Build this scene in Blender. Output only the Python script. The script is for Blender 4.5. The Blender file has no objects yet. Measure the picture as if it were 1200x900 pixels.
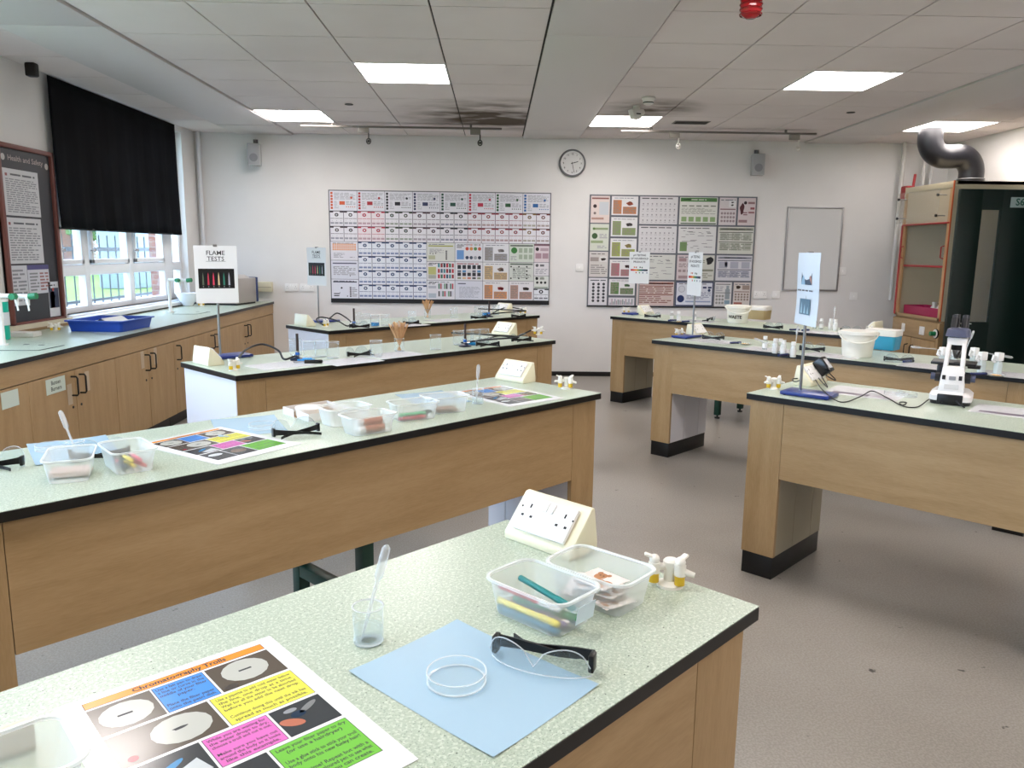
import bpy, bmesh, math, random
from mathutils import Vector, Matrix
random.seed(7)
PI = math.pi
R = math.radians
S2 = math.sqrt(2)
C = bpy.context.scene.collection
scene = bpy.context.scene

# ------------------------------------------------------------------ camera
YAW, PITCH, ROLL, FPX, CAMH = 0.0217694, 0.1694577, 0.0128126, 909.739, 1.38
fw0 = Vector((math.sin(YAW), math.cos(YAW), 0)); rt0 = Vector((math.cos(YAW), -math.sin(YAW), 0)); Zup = Vector((0, 0, 1))
FW = fw0*math.cos(PITCH) - Zup*math.sin(PITCH)
up0 = Zup*math.cos(PITCH) + fw0*math.sin(PITCH)
RT = rt0*math.cos(ROLL) + up0*math.sin(ROLL)
UP = up0*math.cos(ROLL) - rt0*math.sin(ROLL)
cam_d = bpy.data.cameras.new('camera'); cam = bpy.data.objects.new('camera', cam_d); C.objects.link(cam)
m = Matrix((RT, UP, -FW)).transposed().to_4x4(); m.translation = Vector((0, 0, CAMH)); cam.matrix_world = m
cam_d.sensor_width = 36; cam_d.lens = FPX*36/1200; cam_d.clip_start = 0.05; cam_d.clip_end = 200
scene.camera = cam
def ray(px, py):
    return RT*((px-600)/FPX) + UP*(-(py-450)/FPX) + FW
def P(px, py, z=0.8):                 # a point of the horizontal plane z seen at a place of the photo
    d = ray(px, py); t = (z-CAMH)/d.z; return Vector((d.x*t, d.y*t, z))

# ------------------------------------------------------------------ materials
def lin(h):
    h = h.lstrip('#'); c = [int(h[i:i+2], 16)/255 for i in (0, 2, 4)]
    return tuple(x/12.92 if x <= .04045 else ((x+.055)/1.055)**2.4 for x in c) + (1,)
_m = {}
def M(hexc, rough=.5, metal=0, spec=.5, emit=0, trans=0, ior=1.45, coat=0, name=None):
    key = (hexc, rough, metal, spec, emit, trans, ior, coat)
    if key in _m: return _m[key]
    mt = bpy.data.materials.new(name or 'paint_'+hexc.lstrip('#')); mt.use_nodes = True
    b = mt.node_tree.nodes['Principled BSDF']
    b.inputs['Base Color'].default_value = lin(hexc); b.inputs['Roughness'].default_value = rough
    b.inputs['Metallic'].default_value = metal; b.inputs['Specular IOR Level'].default_value = spec
    b.inputs['Transmission Weight'].default_value = trans; b.inputs['IOR'].default_value = ior
    b.inputs['Coat Weight'].default_value = coat
    if emit:
        b.inputs['Emission Color'].default_value = lin(hexc); b.inputs['Emission Strength'].default_value = emit
    _m[key] = mt
    return mt
def nodes(mt): return mt.node_tree.nodes, mt.node_tree.links, mt.node_tree.nodes['Principled BSDF']
def newmat(name, hexc, rough=.5, spec=.5):
    mt = bpy.data.materials.new(name); mt.use_nodes = True
    b = mt.node_tree.nodes['Principled BSDF']; b.inputs['Base Color'].default_value = lin(hexc)
    b.inputs['Roughness'].default_value = rough; b.inputs['Specular IOR Level'].default_value = spec
    return mt
def ramp(n, stops):
    r = n.new('ShaderNodeValToRGB'); e = r.color_ramp.elements
    while len(e) > len(stops): e.remove(e[-1])
    while len(e) < len(stops): e.new(.5)
    for k, (p, c) in enumerate(stops): e[k].position = p; e[k].color = lin(c) if isinstance(c, str) else c
    return r
def noise_mat(name, stops, scale, rough=.5, spec=.5, detail=4, stretch=(1, 1, 1), bump=0, rrough=None):
    mt = newmat(name, '#808080', rough, spec); n, l, b = nodes(mt)
    tc = n.new('ShaderNodeTexCoord'); mp = n.new('ShaderNodeMapping'); mp.inputs['Scale'].default_value = stretch
    nz = n.new('ShaderNodeTexNoise'); nz.inputs['Scale'].default_value = scale; nz.inputs['Detail'].default_value = detail
    l.new(tc.outputs['Object'], mp.inputs[0]); l.new(mp.outputs[0], nz.inputs['Vector'])
    r = ramp(n, stops); l.new(nz.outputs['Fac'], r.inputs[0]); l.new(r.outputs[0], b.inputs['Base Color'])
    if bump:
        bp = n.new('ShaderNodeBump'); bp.inputs['Strength'].default_value = bump; bp.inputs['Distance'].default_value = .002
        l.new(nz.outputs['Fac'], bp.inputs['Height']); l.new(bp.outputs[0], b.inputs['Normal'])
    if rrough:
        mr = n.new('ShaderNodeMapRange'); mr.inputs[3].default_value, mr.inputs[4].default_value = rrough
        l.new(nz.outputs['Fac'], mr.inputs[0]); l.new(mr.outputs[0], b.inputs['Roughness'])
    return mt
def wood_mat(name, c1, c2, c3, stretch):
    mt = newmat(name, c1, .42, .35); n, l, b = nodes(mt)
    tc = n.new('ShaderNodeTexCoord'); mp = n.new('ShaderNodeMapping'); mp.inputs['Scale'].default_value = stretch
    nz = n.new('ShaderNodeTexNoise'); nz.inputs['Scale'].default_value = 2.2; nz.inputs['Detail'].default_value = 3; nz.inputs['Distortion'].default_value = .6
    mp2 = n.new('ShaderNodeMapping'); mp2.inputs['Scale'].default_value = tuple(s*6 for s in stretch)
    n2 = n.new('ShaderNodeTexNoise'); n2.inputs['Scale'].default_value = 5; n2.inputs['Detail'].default_value = 2
    mx = n.new('ShaderNodeMix'); mx.inputs[0].default_value = .35
    l.new(tc.outputs['Object'], mp.inputs[0]); l.new(mp.outputs[0], nz.inputs['Vector'])
    l.new(tc.outputs['Object'], mp2.inputs[0]); l.new(mp2.outputs[0], n2.inputs['Vector'])
    l.new(nz.outputs['Fac'], mx.inputs[2]); l.new(n2.outputs['Fac'], mx.inputs[3])
    r = ramp(n, [(.3, c2), (.5, c1), (.7, c3)]); l.new(mx.outputs[0], r.inputs[0]); l.new(r.outputs[0], b.inputs['Base Color'])
    return mt
WOOD_H = wood_mat('oak_laminate_flat_grain', '#a78a63', '#9b7e57', '#b0946d', (1.1, 1, 9))
WOOD_V = wood_mat('oak_laminate_upright_grain', '#a78a63', '#9b7e57', '#b0946d', (9, 9, 1.1))
WHITE_LAM = M('#d9d7dc', .4, name='white_laminate')
BEIGE_LAM = M('#a39a83', .45, name='beige_laminate')
BLACK_EDGE = M('#0c0c0d', .35, name='black_edge')
BLACK = M('#0b0b0c', .45, name='black_plastic')
BLACKG = M('#0d0d10', .2)
GREENST = M('#123b30', .4, name='green_steel')
def speckle():
    mt = newmat('speckled_green_laminate', '#b3c4ab', .3, .5); n, l, b = nodes(mt)
    tc = n.new('ShaderNodeTexCoord')
    def layer(scale, lo, hi, prev, col, seed):
        mp = n.new('ShaderNodeMapping'); mp.inputs['Location'].default_value = (seed, seed*1.7, 0)
        l.new(tc.outputs['Object'], mp.inputs[0])
        v = n.new('ShaderNodeTexNoise'); v.inputs['Scale'].default_value = scale; v.inputs['Detail'].default_value = 1
        l.new(mp.outputs[0], v.inputs['Vector'])
        r = ramp(n, [(lo, (0, 0, 0, 1)), (hi, (1, 1, 1, 1))]); l.new(v.outputs['Fac'], r.inputs[0])
        mx = n.new('ShaderNodeMix'); mx.data_type = 'RGBA'
        l.new(r.outputs[0], mx.inputs[0]); mx.inputs[7].default_value = lin(col)
        if prev is None: mx.inputs[6].default_value = lin('#aebba9')
        else: l.new(prev, mx.inputs[6])
        return mx.outputs[2]
    o = layer(190, .5, .62, None, '#c6cfc0', 1)
    o = layer(300, .60, .66, o, '#98a796', 5)
    o = layer(420, .685, .71, o, '#5a655b', 9)
    o = layer(190, .735, .75, o, '#454d45', 14)
    l.new(o, b.inputs['Base Color'])
    return mt
TOP = speckle()
def plaster(name, a, b_):
    return noise_mat(name, [(.35, a), (.65, b_)], 1.6, .75, .25, 5)
WALL = plaster('painted_plaster', '#dcdad8', '#e2e0de')
UPVC = M('#eef1f6', .3, name='white_window_frame')
CREAM = M('#e6e0c4', .38, name='cream_plastic')
CREAM2 = M('#ded6b0', .45)
WHITEP = M('#e9e8e6', .35, name='white_plastic')
STEEL = M('#9a9a9a', .3, 1, name='steel')
ALU = M('#a9a9ab', .35, .8)
CHROME = M('#c0c0c0', .15, 1)
PAPER = M('#e6e6e6', .6, name='paper')
LAMPAPER = M('#e9eaec', .16, name='laminated_paper')
BLUECARD = M('#a5c1d3', .2, name='pale_blue_laminate')
GLASS = M('#fbffff', .02, 0, .5, 0, 1, 1.35, name='clear_glass')
WATER = M('#f4fbff', .0, 0, .5, 0, 1, 1.33, name='water')
def thin(name, hexc, alpha, rough, tint='#ffffff', ior=1.45):
    # thin translucent sheet: part clear, part surface
    mt = bpy.data.materials.new(name); mt.use_nodes = True; n, l = mt.node_tree.nodes, mt.node_tree.links
    b = n['Principled BSDF']; b.inputs['Base Color'].default_value = lin(hexc); b.inputs['Roughness'].default_value = rough
    t = n.new('ShaderNodeBsdfTransparent'); t.inputs[0].default_value = lin(tint)
    fr = n.new('ShaderNodeFresnel'); geo = n.new('ShaderNodeNewGeometry'); mi_ = n.new('ShaderNodeMapRange'); mi_.inputs[3].default_value = ior; mi_.inputs[4].default_value = 1/ior
    l.new(geo.outputs['Backfacing'], mi_.inputs[0]); l.new(mi_.outputs[0], fr.inputs['IOR'])
    ad = n.new('ShaderNodeMath'); ad.operation = 'ADD'; ad.inputs[1].default_value = alpha; ad.use_clamp = True
    l.new(fr.outputs[0], ad.inputs[0])
    mx = n.new('ShaderNodeMixShader'); l.new(ad.outputs[0], mx.inputs[0]); l.new(t.outputs[0], mx.inputs[1]); l.new(b.outputs[0], mx.inputs[2])
    l.new(mx.outputs[0], n['Material Output'].inputs['Surface'])
    return mt
TUB = thin('translucent_polypropylene', '#e6ecec', .30, .2)
TUBRIM = thin('translucent_rim', '#eaf0ee', .6, .2)
LENS = thin('clear_lens', '#dde6ea', .04, .05, '#e8eef0', 1.45)
PANE = thin('window_pane', '#cfe0ea', .01, .02, '#ffffff', 1.45)
BEAK = thin('thin_glass_wall', '#e2eaee', .05, .05, '#fbfdfd', 1.45)
BEAKRIM = thin('thick_glass_rim', '#eef4f6', .35, .05, '#ffffff', 1.45)
LIQ = thin('clear_liquid', '#e8eef2', .06, .02, '#f6fafa', 1.33)
BLUELIQ = thin('blue_liquid', '#1f8fd0', .7, .1, '#60b8e8')
ACR = thin('clear_acrylic', '#c4c0b4', .03, .08)

# ------------------------------------------------------------------ mesh builder
_tx = {}
def text_geo(s, bold=0):
    k = (s, bold)
    if k not in _tx:
        cu = bpy.data.curves.new('t', 'FONT'); cu.body = s; cu.resolution_u = 2; cu.align_x = 'CENTER'; cu.align_y = 'CENTER'; cu.offset = bold
        ob = bpy.data.objects.new('t', cu); C.objects.link(ob)
        bpy.context.view_layer.update()
        me = bpy.data.meshes.new_from_object(ob.evaluated_get(bpy.context.evaluated_depsgraph_get()))
        vs = [v.co.copy() for v in me.vertices]; fs = [tuple(p.vertices) for p in me.polygons]
        w = (max(v.x for v in vs)-min(v.x for v in vs)) if vs else 1
        bpy.data.objects.remove(ob); bpy.data.curves.remove(cu); bpy.data.meshes.remove(me)
        _tx[k] = (vs, fs, w)
    return _tx[k]
class MB:
    def __init__(s): s.v = []; s.f = []; s.mi = []; s.sm = []; s.mats = []
    def mid(s, m):
        if m is None: m = WHITEP
        if m not in s.mats: s.mats.append(m)
        return s.mats.index(m)
    def add(s, vs, fs, m, smooth=False, T=None):
        o = len(s.v); k = s.mid(m)
        s.v += [tuple(T @ Vector(v)) if T is not None else tuple(v) for v in vs]
        for f in fs: s.f.append(tuple(i+o for i in f)); s.mi.append(k); s.sm.append(smooth)
        return s
    def box(s, x0, x1, y0, y1, z0, z1, m=None, bev=0, T=None, seg=2):
        vs = [(x, y, z) for z in (z0, z1) for y in (y0, y1) for x in (x0, x1)]
        fs = [(0, 2, 3, 1), (4, 5, 7, 6), (0, 1, 5, 4), (2, 6, 7, 3), (0, 4, 6, 2), (1, 3, 7, 5)]
        if not bev: return s.add(vs, fs, m, False, T)
        return s.bevd(vs, fs, m, bev, T, seg)
    def bevd(s, vs, fs, m, bev, T=None, seg=2):
        bm = bmesh.new(); bv = [bm.verts.new(v) for v in vs]
        for f in fs: bm.faces.new([bv[i] for i in f])
        bmesh.ops.recalc_face_normals(bm, faces=bm.faces)
        bmesh.ops.bevel(bm, geom=list(bm.edges), offset=bev, segments=seg, affect='EDGES', profile=.5, clamp_overlap=True)
        bm.verts.index_update()
        s.add([v.co.copy() for v in bm.verts], [tuple(v.index for v in f.verts) for f in bm.faces], m, True, T)
        bm.free(); return s
    def prism(s, pts, y0, y1, m, bev=0, T=None, axis='y'):
        # outline in xz extruded along y (axis z: outline in xy extruded along z; axis x: outline in yz along x)
        n = len(pts)
        g = {'y': lambda p, t: (p[0], t, p[1]), 'z': lambda p, t: (p[0], p[1], t), 'x': lambda p, t: (t, p[0], p[1])}[axis]
        vs = [g(p, y0) for p in pts] + [g(p, y1) for p in pts]
        fs = [tuple(range(n-1, -1, -1)), tuple(range(n, 2*n))] + [(i, (i+1) % n, n+(i+1) % n, n+i) for i in range(n)]
        if bev: return s.bevd(vs, fs, m, bev, T)
        return s.add(vs, fs, m, False, T)
    def lathe(s, prof, m, n=24, T=None, smooth=True, c=(0, 0)):
        vs = []; fs = []
        k = len(prof)
        for i in range(n):
            a = 2*PI*i/n
            for r, z in prof: vs.append((c[0]+r*math.cos(a), c[1]+r*math.sin(a), z))
        for i in range(n):
            j = (i+1) % n
            for q in range(k-1):
                fs.append((i*k+q, j*k+q, j*k+q+1, i*k+q+1))
        return s.add(vs, fs, m, smooth, T)
    def cyl(s, r, z0, z1, m, n=20, T=None, c=(0, 0), r2=None):
        r2 = r if r2 is None else r2
        vs = [(c[0]+r*math.cos(2*PI*i/n), c[1]+r*math.sin(2*PI*i/n), z0) for i in range(n)] + [(c[0]+r2*math.cos(2*PI*i/n), c[1]+r2*math.sin(2*PI*i/n), z1) for i in range(n)]
        s.add(vs, [tuple(range(n-1, -1, -1)), tuple(range(n, 2*n))], m, False, T)
        return s.add(vs, [(i, (i+1) % n, n+(i+1) % n, n+i) for i in range(n)], m, True, T)
    def tube(s, path, r, m, n=8, T=None, caps=True, rs=None, smooth=True):
        pts = [Vector(p) for p in path]; vs = []; fs = []
        prev = None
        for i, p in enumerate(pts):
            t = (pts[min(i+1, len(pts)-1)]-pts[max(i-1, 0)]).normalized()
            if prev is None:
                a = Vector((0, 0, 1)) if abs(t.z) < .9 else Vector((1, 0, 0)); u = t.cross(a).normalized()
            else:
                u = prev - t*prev.dot(t)
                u = u.normalized() if u.length > 1e-6 else t.orthogonal().normalized()
            prev = u; w = t.cross(u)
            rr = rs[i] if rs else r
            for k in range(n):
                a = 2*PI*k/n; vs.append(p + u*rr*math.cos(a) + w*rr*math.sin(a))
        for i in range(len(pts)-1):
            for k in range(n):
                j = (k+1) % n; fs.append((i*n+k, i*n+j, (i+1)*n+j, (i+1)*n+k))
        s.add(vs, fs, m, smooth, T)
        if caps: s.add(vs[:n], [tuple(range(n-1, -1, -1))], m, False, T); s.add(vs[-n:], [tuple(range(n))], m, False, T)
        return s
    def sphere(s, c, r, m, n=12, T=None, sc=(1, 1, 1)):
        prof = []
        vs = []; fs = []; k = n//2+1
        for i in range(n):
            a = 2*PI*i/n
            for q in range(k):
                b = PI*q/(k-1); vs.append((c[0]+sc[0]*r*math.sin(b)*math.cos(a), c[1]+sc[1]*r*math.sin(b)*math.sin(a), c[2]-sc[2]*r*math.cos(b)))
        for i in range(n):
            j = (i+1) % n
            for q in range(k-1): fs.append((i*k+q, j*k+q, j*k+q+1, i*k+q+1))
        return s.add(vs, fs, m, True, T)
    def rrect(s, w, d, r, n=4):
        out = []
        for cx, cy, a0 in ((w/2-r, d/2-r, 0), (-w/2+r, d/2-r, 90), (-w/2+r, -d/2+r, 180), (w/2-r, -d/2+r, 270)):
            for k in range(n+1):
                a = R(a0+90*k/n); out.append((cx+r*math.cos(a), cy+r*math.sin(a)))
        return out
    def loft(s, rings, m, cap0=True, cap1=False, T=None, smooth=True):
        n = len(rings[0]); vs = [p for rg in rings for p in rg]; fs = []
        for i in range(len(rings)-1):
            for k in range(n):
                j = (k+1) % n; fs.append((i*n+k, i*n+j, (i+1)*n+j, (i+1)*n+k))
        s.add(vs, fs, m, smooth, T)
        if cap0: s.add(rings[0], [tuple(range(n-1, -1, -1))], m, False, T)
        if cap1: s.add(rings[-1], [tuple(range(n))], m, False, T)
        return s
    def text(s, t, h, m, T, bold=.015, fit=None):
        vs, fs, w = text_geo(t, bold)
        sx = h
        if fit: sx = fit/w
        return s.add([(v.x*sx, v.y*h, 0) for v in vs], fs, m, False, T)
    def build(s, name, parent=None, loc=None, rotz=0, label=None, weld=False):
        me = bpy.data.meshes.new(name); me.from_pydata(s.v, [], s.f)
        for m_ in s.mats: me.materials.append(m_)
        me.polygons.foreach_set('material_index', s.mi); me.polygons.foreach_set('use_smooth', s.sm)
        bm = bmesh.new(); bm.from_mesh(me)
        if weld: bmesh.ops.remove_doubles(bm, verts=bm.verts, dist=1e-5)
        bmesh.ops.recalc_face_normals(bm, faces=bm.faces)
        bm.to_mesh(me); bm.free()
        me.set_sharp_from_angle(angle=R(40)); me.update()
        o = bpy.data.objects.new(name, me); C.objects.link(o)
        if parent is not None: o.parent = parent
        if loc is not None: o.location = loc
        if rotz: o.rotation_euler = (0, 0, rotz)
        if label: o['label'] = label
        return o
def thing(name, label, cat, loc=(0, 0, 0), rotz=0, group=None):
    o = bpy.data.objects.new(name, None); C.objects.link(o); o.empty_display_size = .1
    o.location = loc; o.rotation_euler = (0, 0, rotz); o['label'] = label; o['category'] = cat
    if group: o['group'] = group
    return o
def tag(o, label, cat, group=None, kind=None):
    o['label'] = label; o['category'] = cat
    if group: o['group'] = group
    if kind: o['kind'] = kind
    return o
def struct(name, mb, parent=None, label=None):
    o = mb.build(name, parent)
    if parent is None: o['kind'] = 'structure'; o['label'] = label or name.replace('_', ' '); o['category'] = 'room'
    return o
def dup(root, loc, rotz, label, group=None):
    r = root.copy(); C.objects.link(r); r.location = loc; r.rotation_euler = (0, 0, rotz); r['label'] = label
    if group: r['group'] = group
    for ch in list(root.children):
        c = ch.copy(); C.objects.link(c); c.parent = r
        for g in list(ch.children):
            d = g.copy(); C.objects.link(d); d.parent = c
    return r
def TR(x=0, y=0, z=0, rx=0, ry=0, rz=0):
    return Matrix.Translation((x, y, z)) @ Matrix.Rotation(rz, 4, 'Z') @ Matrix.Rotation(ry, 4, 'Y') @ Matrix.Rotation(rx, 4, 'X')
first = {}
def place(kind, maker, loc, rotz, label, group=None):
    """one of a kind: the first call builds it, later calls copy it"""
    if kind not in first:
        o = maker(label); o.location = loc; o.rotation_euler = (0, 0, rotz)
        if group: o['group'] = group
        first[kind] = o; return o
    return dup(first[kind], loc, rotz, label, group)
# ------------------------------------------------------------------ the room
def FY(px, py, y):
    d = ray(px, py); t = y/d.y; return Vector((d.x*t, y, CAMH+d.z*t))
def FX(px, py, x):
    d = ray(px, py); t = x/d.x; return Vector((x, d.y*t, CAMH+d.z*t))
XL, XR, YB, YF, ZC = -3.23, 4.92, 8.65, -2.6, 2.585
def floor_mat():
    mt = newmat('grey_sheet_vinyl', '#8f8983', .3, .5); n, l, b = nodes(mt)
    tc = n.new('ShaderNodeTexCoord')
    a = n.new('ShaderNodeTexNoise'); a.inputs['Scale'].default_value = 1.3; a.inputs['Detail'].default_value = 6; a.inputs['Roughness'].default_value = .65
    f = n.new('ShaderNodeTexNoise'); f.inputs['Scale'].default_value = 140; f.inputs['Detail'].default_value = 2
    l.new(tc.outputs['Object'], a.inputs['Vector']); l.new(tc.outputs['Object'], f.inputs['Vector'])
    r = ramp(n, [(.3, '#857f76'), (.5, '#948e85'), (.72, '#9f9a91')]); l.new(a.outputs['Fac'], r.inputs[0])
    r2 = ramp(n, [(.42, '#827d77'), (.6, '#aaa5a0')]); l.new(f.outputs['Fac'], r2.inputs[0])
    mx = n.new('ShaderNodeMix'); mx.data_type = 'RGBA'; mx.inputs[0].default_value = .35
    l.new(r.outputs[0], mx.inputs[6]); l.new(r2.outputs[0], mx.inputs[7])
    # small dark scuffs
    s = n.new('ShaderNodeTexNoise'); s.inputs['Scale'].default_value = 16; s.inputs['Detail'].default_value = 3
    l.new(tc.outputs['Object'], s.inputs['Vector'])
    r3 = ramp(n, [(.71, (0, 0, 0, 1)), (.75, (1, 1, 1, 1))]); l.new(s.outputs['Fac'], r3.inputs[0])
    mx2 = n.new('ShaderNodeMix'); mx2.data_type = 'RGBA'; l.new(r3.outputs[0], mx2.inputs[0]); l.new(mx.outputs[2], mx2.inputs[6]); mx2.inputs[7].default_value = lin('#3a3632')
    l.new(mx2.outputs[2], b.inputs['Base Color'])
    mr = n.new('ShaderNodeMapRange'); mr.inputs[3].default_value = .22; mr.inputs[4].default_value = .5
    l.new(a.outputs['Fac'], mr.inputs[0]); l.new(mr.outputs[0], b.inputs['Roughness'])
    return mt
FLOOR = floor_mat()
struct('floor', MB().box(XL-.02, XR+2.2, YF, YB, -.08, 0, FLOOR), label='grey mottled vinyl floor of the laboratory')
# ceiling: separate tiles with dark joints, with soot marks round two of the lamps
def tile_mat():
    mt = newmat('ceiling_tile', '#a8a5a1', .8, .2); n, l, b = nodes(mt)
    tc = n.new('ShaderNodeTexCoord')
    a = n.new('ShaderNodeTexNoise'); a.inputs['Scale'].default_value = .9; a.inputs['Detail'].default_value = 6
    l.new(tc.outputs['Object'], a.inputs['Vector'])
    r = ramp(n, [(.35, '#dbd2d1'), (.65, '#e6dedd')]); l.new(a.outputs['Fac'], r.inputs[0])
    prev = r.outputs[0]
    for cx, cy, rad, w in ((-.02, 7.4, 1.0, 1.7), (1.3, 6.85, .5, 1.4), (.95, 7.6, .55, 1.4)):
        mp = n.new('ShaderNodeMapping'); mp.inputs['Location'].default_value = (-cx, -cy, -2.585)
        l.new(tc.outputs['Object'], mp.inputs[0])
        ln = n.new('ShaderNodeVectorMath'); ln.operation = 'LENGTH'; l.new(mp.outputs[0], ln.inputs[0])
        mr = n.new('ShaderNodeMapRange'); mr.inputs[1].default_value = 0; mr.inputs[2].default_value = rad; mr.inputs[3].default_value = w; mr.inputs[4].default_value = 0
        l.new(ln.outputs['Value'], mr.inputs[0])
        nz = n.new('ShaderNodeTexNoise'); nz.inputs['Scale'].default_value = 2.5; nz.inputs['Detail'].default_value = 5
        mp3 = n.new('ShaderNodeMapping'); mp3.inputs['Scale'].default_value = (.8, 1.6, 1); l.new(tc.outputs['Object'], mp3.inputs[0]); l.new(mp3.outputs[0], nz.inputs['Vector'])
        m1 = n.new('ShaderNodeMath'); m1.operation = 'MULTIPLY'; l.new(mr.outputs[0], m1.inputs[0])
        rr = ramp(n, [(.30, (0, 0, 0, 1)), (.58, (1, 1, 1, 1))]); m1.use_clamp = True; l.new(nz.outputs['Fac'], rr.inputs[0]); l.new(rr.outputs[0], m1.inputs[1])
        mx = n.new('ShaderNodeMix'); mx.data_type = 'RGBA'; l.new(m1.outputs[0], mx.inputs[0]); l.new(prev, mx.inputs[6]); mx.inputs[7].default_value = lin('#5a4e43')
        prev = mx.outputs[2]
    l.new(prev, b.inputs['Base Color'])
    return mt
TILE = tile_mat(); JOINT = M('#3a3735', .8); BAND = M('#d2cdcc', .5, name='painted_steel_strip')
GX = [XL, -2.785, -2.175, -1.565, -.955, -.345, .265, .875, 1.485, 2.095, 2.705, 3.315, 3.925, 4.535, XR]
GY = [YF] + [7.21-.61*k for k in range(15, 0, -1)] + [7.21, 7.82, 8.43, YB]
LAMPS = [(-.955, 5.38), (-2.175, 7.21), (.875, 7.21), (2.095, 5.38), (3.925, 7.21),
         (-2.175, 2.94), (.875, 2.94), (3.925, 2.94), (-.955, 1.11), (2.095, 1.11), (-2.175, -.72), (.875, -.72), (3.925, -.72)]
bands = (1, 6, 11)
cm = MB(); cm.box(XL-.1, XR+.1, YF, YB+.1, ZC+.012, ZC+.06, JOINT)
for i in range(len(GX)-1):
    if i in bands: continue
    for j in range(len(GY)-1):
        if GY[j+1]-GY[j] < .02: continue
        if any(abs(GX[i]-lx) < .01 and abs(GY[j]-ly) < .01 for lx, ly in LAMPS): continue
        g = .005; cm.box(GX[i]+g, GX[i+1]-g, GY[j]+g, GY[j+1]-g, ZC, ZC+.011, TILE)
struct('ceiling', cm, label='suspended ceiling of square grey tiles')
for k, i in enumerate(bands):
    b = MB()
    for y0, y1 in ((YF, 1.0), (1.003, 4.6), (4.603, 8.03 if i != 1 else 8.0), (8.034, YB)):
        b.box(GX[i]+.008, GX[i+1]-.008, y0, y1, ZC-.014, ZC+.011, BAND, .003 if y1-y0 > .2 else 0)
    struct('trim_%d' % (k+1), b, label='smooth painted steel strip running along the ceiling')
def lamp(label):
    t = thing('ceiling_light', label, 'light')
    f = MB()
    for a in ((0, .61, 0, .012), (0, .61, .598, .61), (0, .012, 0, .61), (.598, .61, 0, .61)):
        f.box(a[0]+.001, a[1]-.001, a[2]+.001, a[3]-.001, -.004, .01, M('#e8e8e8', .4))
    f.build('frame', t)
    MB().box(.013, .597, .013, .597, .003, .008, M('#fffaf2', .5, emit=1, name='lit_diffuser')).build('diffuser', t)
    return t
LL = ['lit square ceiling panel above the left-hand periodic display, nearest of the left two', 'lit square ceiling panel in the far left corner beside the window strip',
      'lit ceiling panel at the back behind the white motion detector', 'lit square ceiling panel over the right-hand benches', 'lit ceiling panel above the grey duct in the far right corner']
for k, (x, y) in enumerate(LAMPS):
    place('lamp', lamp, (x, y, ZC), 0, LL[k] if k < 5 else 'lit square ceiling panel over the near part of the room', 'square ceiling lights')

# walls
def wallbox(name, label, boxes, m=WALL):
    b = MB()
    for a in boxes: b.box(*a, m)
    return struct(name, b, label=label)
wallbox('wall_back', 'white painted back wall', [(XL-.1, XR+.1, YB, YB+.12, 0, ZC+.06)])
wallbox('wall_front', 'white painted wall behind the viewer', [(XL-.1, XR+.1, YF-.12, YF, 0, ZC+.06)])
WY0, WY1, WZ0, WZ1 = 5.92, 8.30, .86, 2.53
NY0, NY1 = -.6, 4.6     # a second run of window nearer, outside the frame
wallbox('wall_left', 'white painted window wall on the left', [(XL-.25, XL, NY1, WY0, 0, ZC+.05), (XL-.25, XL, WY1, YB, 0, ZC+.05), (XL-.25, XL, YF, NY0, 0, ZC+.05),
        (XL-.25, XL, WY0, WY1, 0, WZ0), (XL-.25, XL, WY0, WY1, WZ1, ZC+.05), (XL-.25, XL, NY0, NY1, 0, WZ0), (XL-.25, XL, NY0, NY1, WZ1, ZC+.05)])
DY0, DY1, DZ = 6.12, 7.0, 2.45
wallbox('wall_right', 'white painted wall on the right', [(XR, XR+.12, DY1+.04, YB, 0, ZC+.05), (XR, XR+.12, YF, DY0-.04, 0, ZC+.05), (XR, XR+.12, DY0-.04, DY1+.04, DZ, ZC+.05)])
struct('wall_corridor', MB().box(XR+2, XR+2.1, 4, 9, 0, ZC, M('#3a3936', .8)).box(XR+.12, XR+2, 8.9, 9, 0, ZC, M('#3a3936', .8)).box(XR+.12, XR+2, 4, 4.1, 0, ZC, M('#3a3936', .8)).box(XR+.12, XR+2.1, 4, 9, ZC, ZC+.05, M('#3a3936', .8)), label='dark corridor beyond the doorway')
fr = MB()
for a in ((DY0-.09, DY0, 0, DZ+.05), (DY1, DY1+.055, 0, DZ+.05), (DY0-.09, DY1+.055, DZ, DZ+.06)):
    fr.box(XR-.012, XR+.13, a[0], a[1], a[2], a[3], M('#e9e7e4', .35), .003)
struct('trim_4', fr, label='white door architrave at the right edge')
sk = MB().box(-2.4, XR, YB-.014, YB, 0, .05, BLACK, .003)
struct('baseboard_back', sk, label='thin black skirting along the back wall')
# pipes in corners
tag(MB().tube([(-3.17, 8.6, .8), (-3.17, 8.6, ZC-.002)], .022, M('#d6d8dc', .4), 12).build('heating_pipe'), 'white vertical pipe in the back left corner beside the window', 'pipe')
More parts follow.
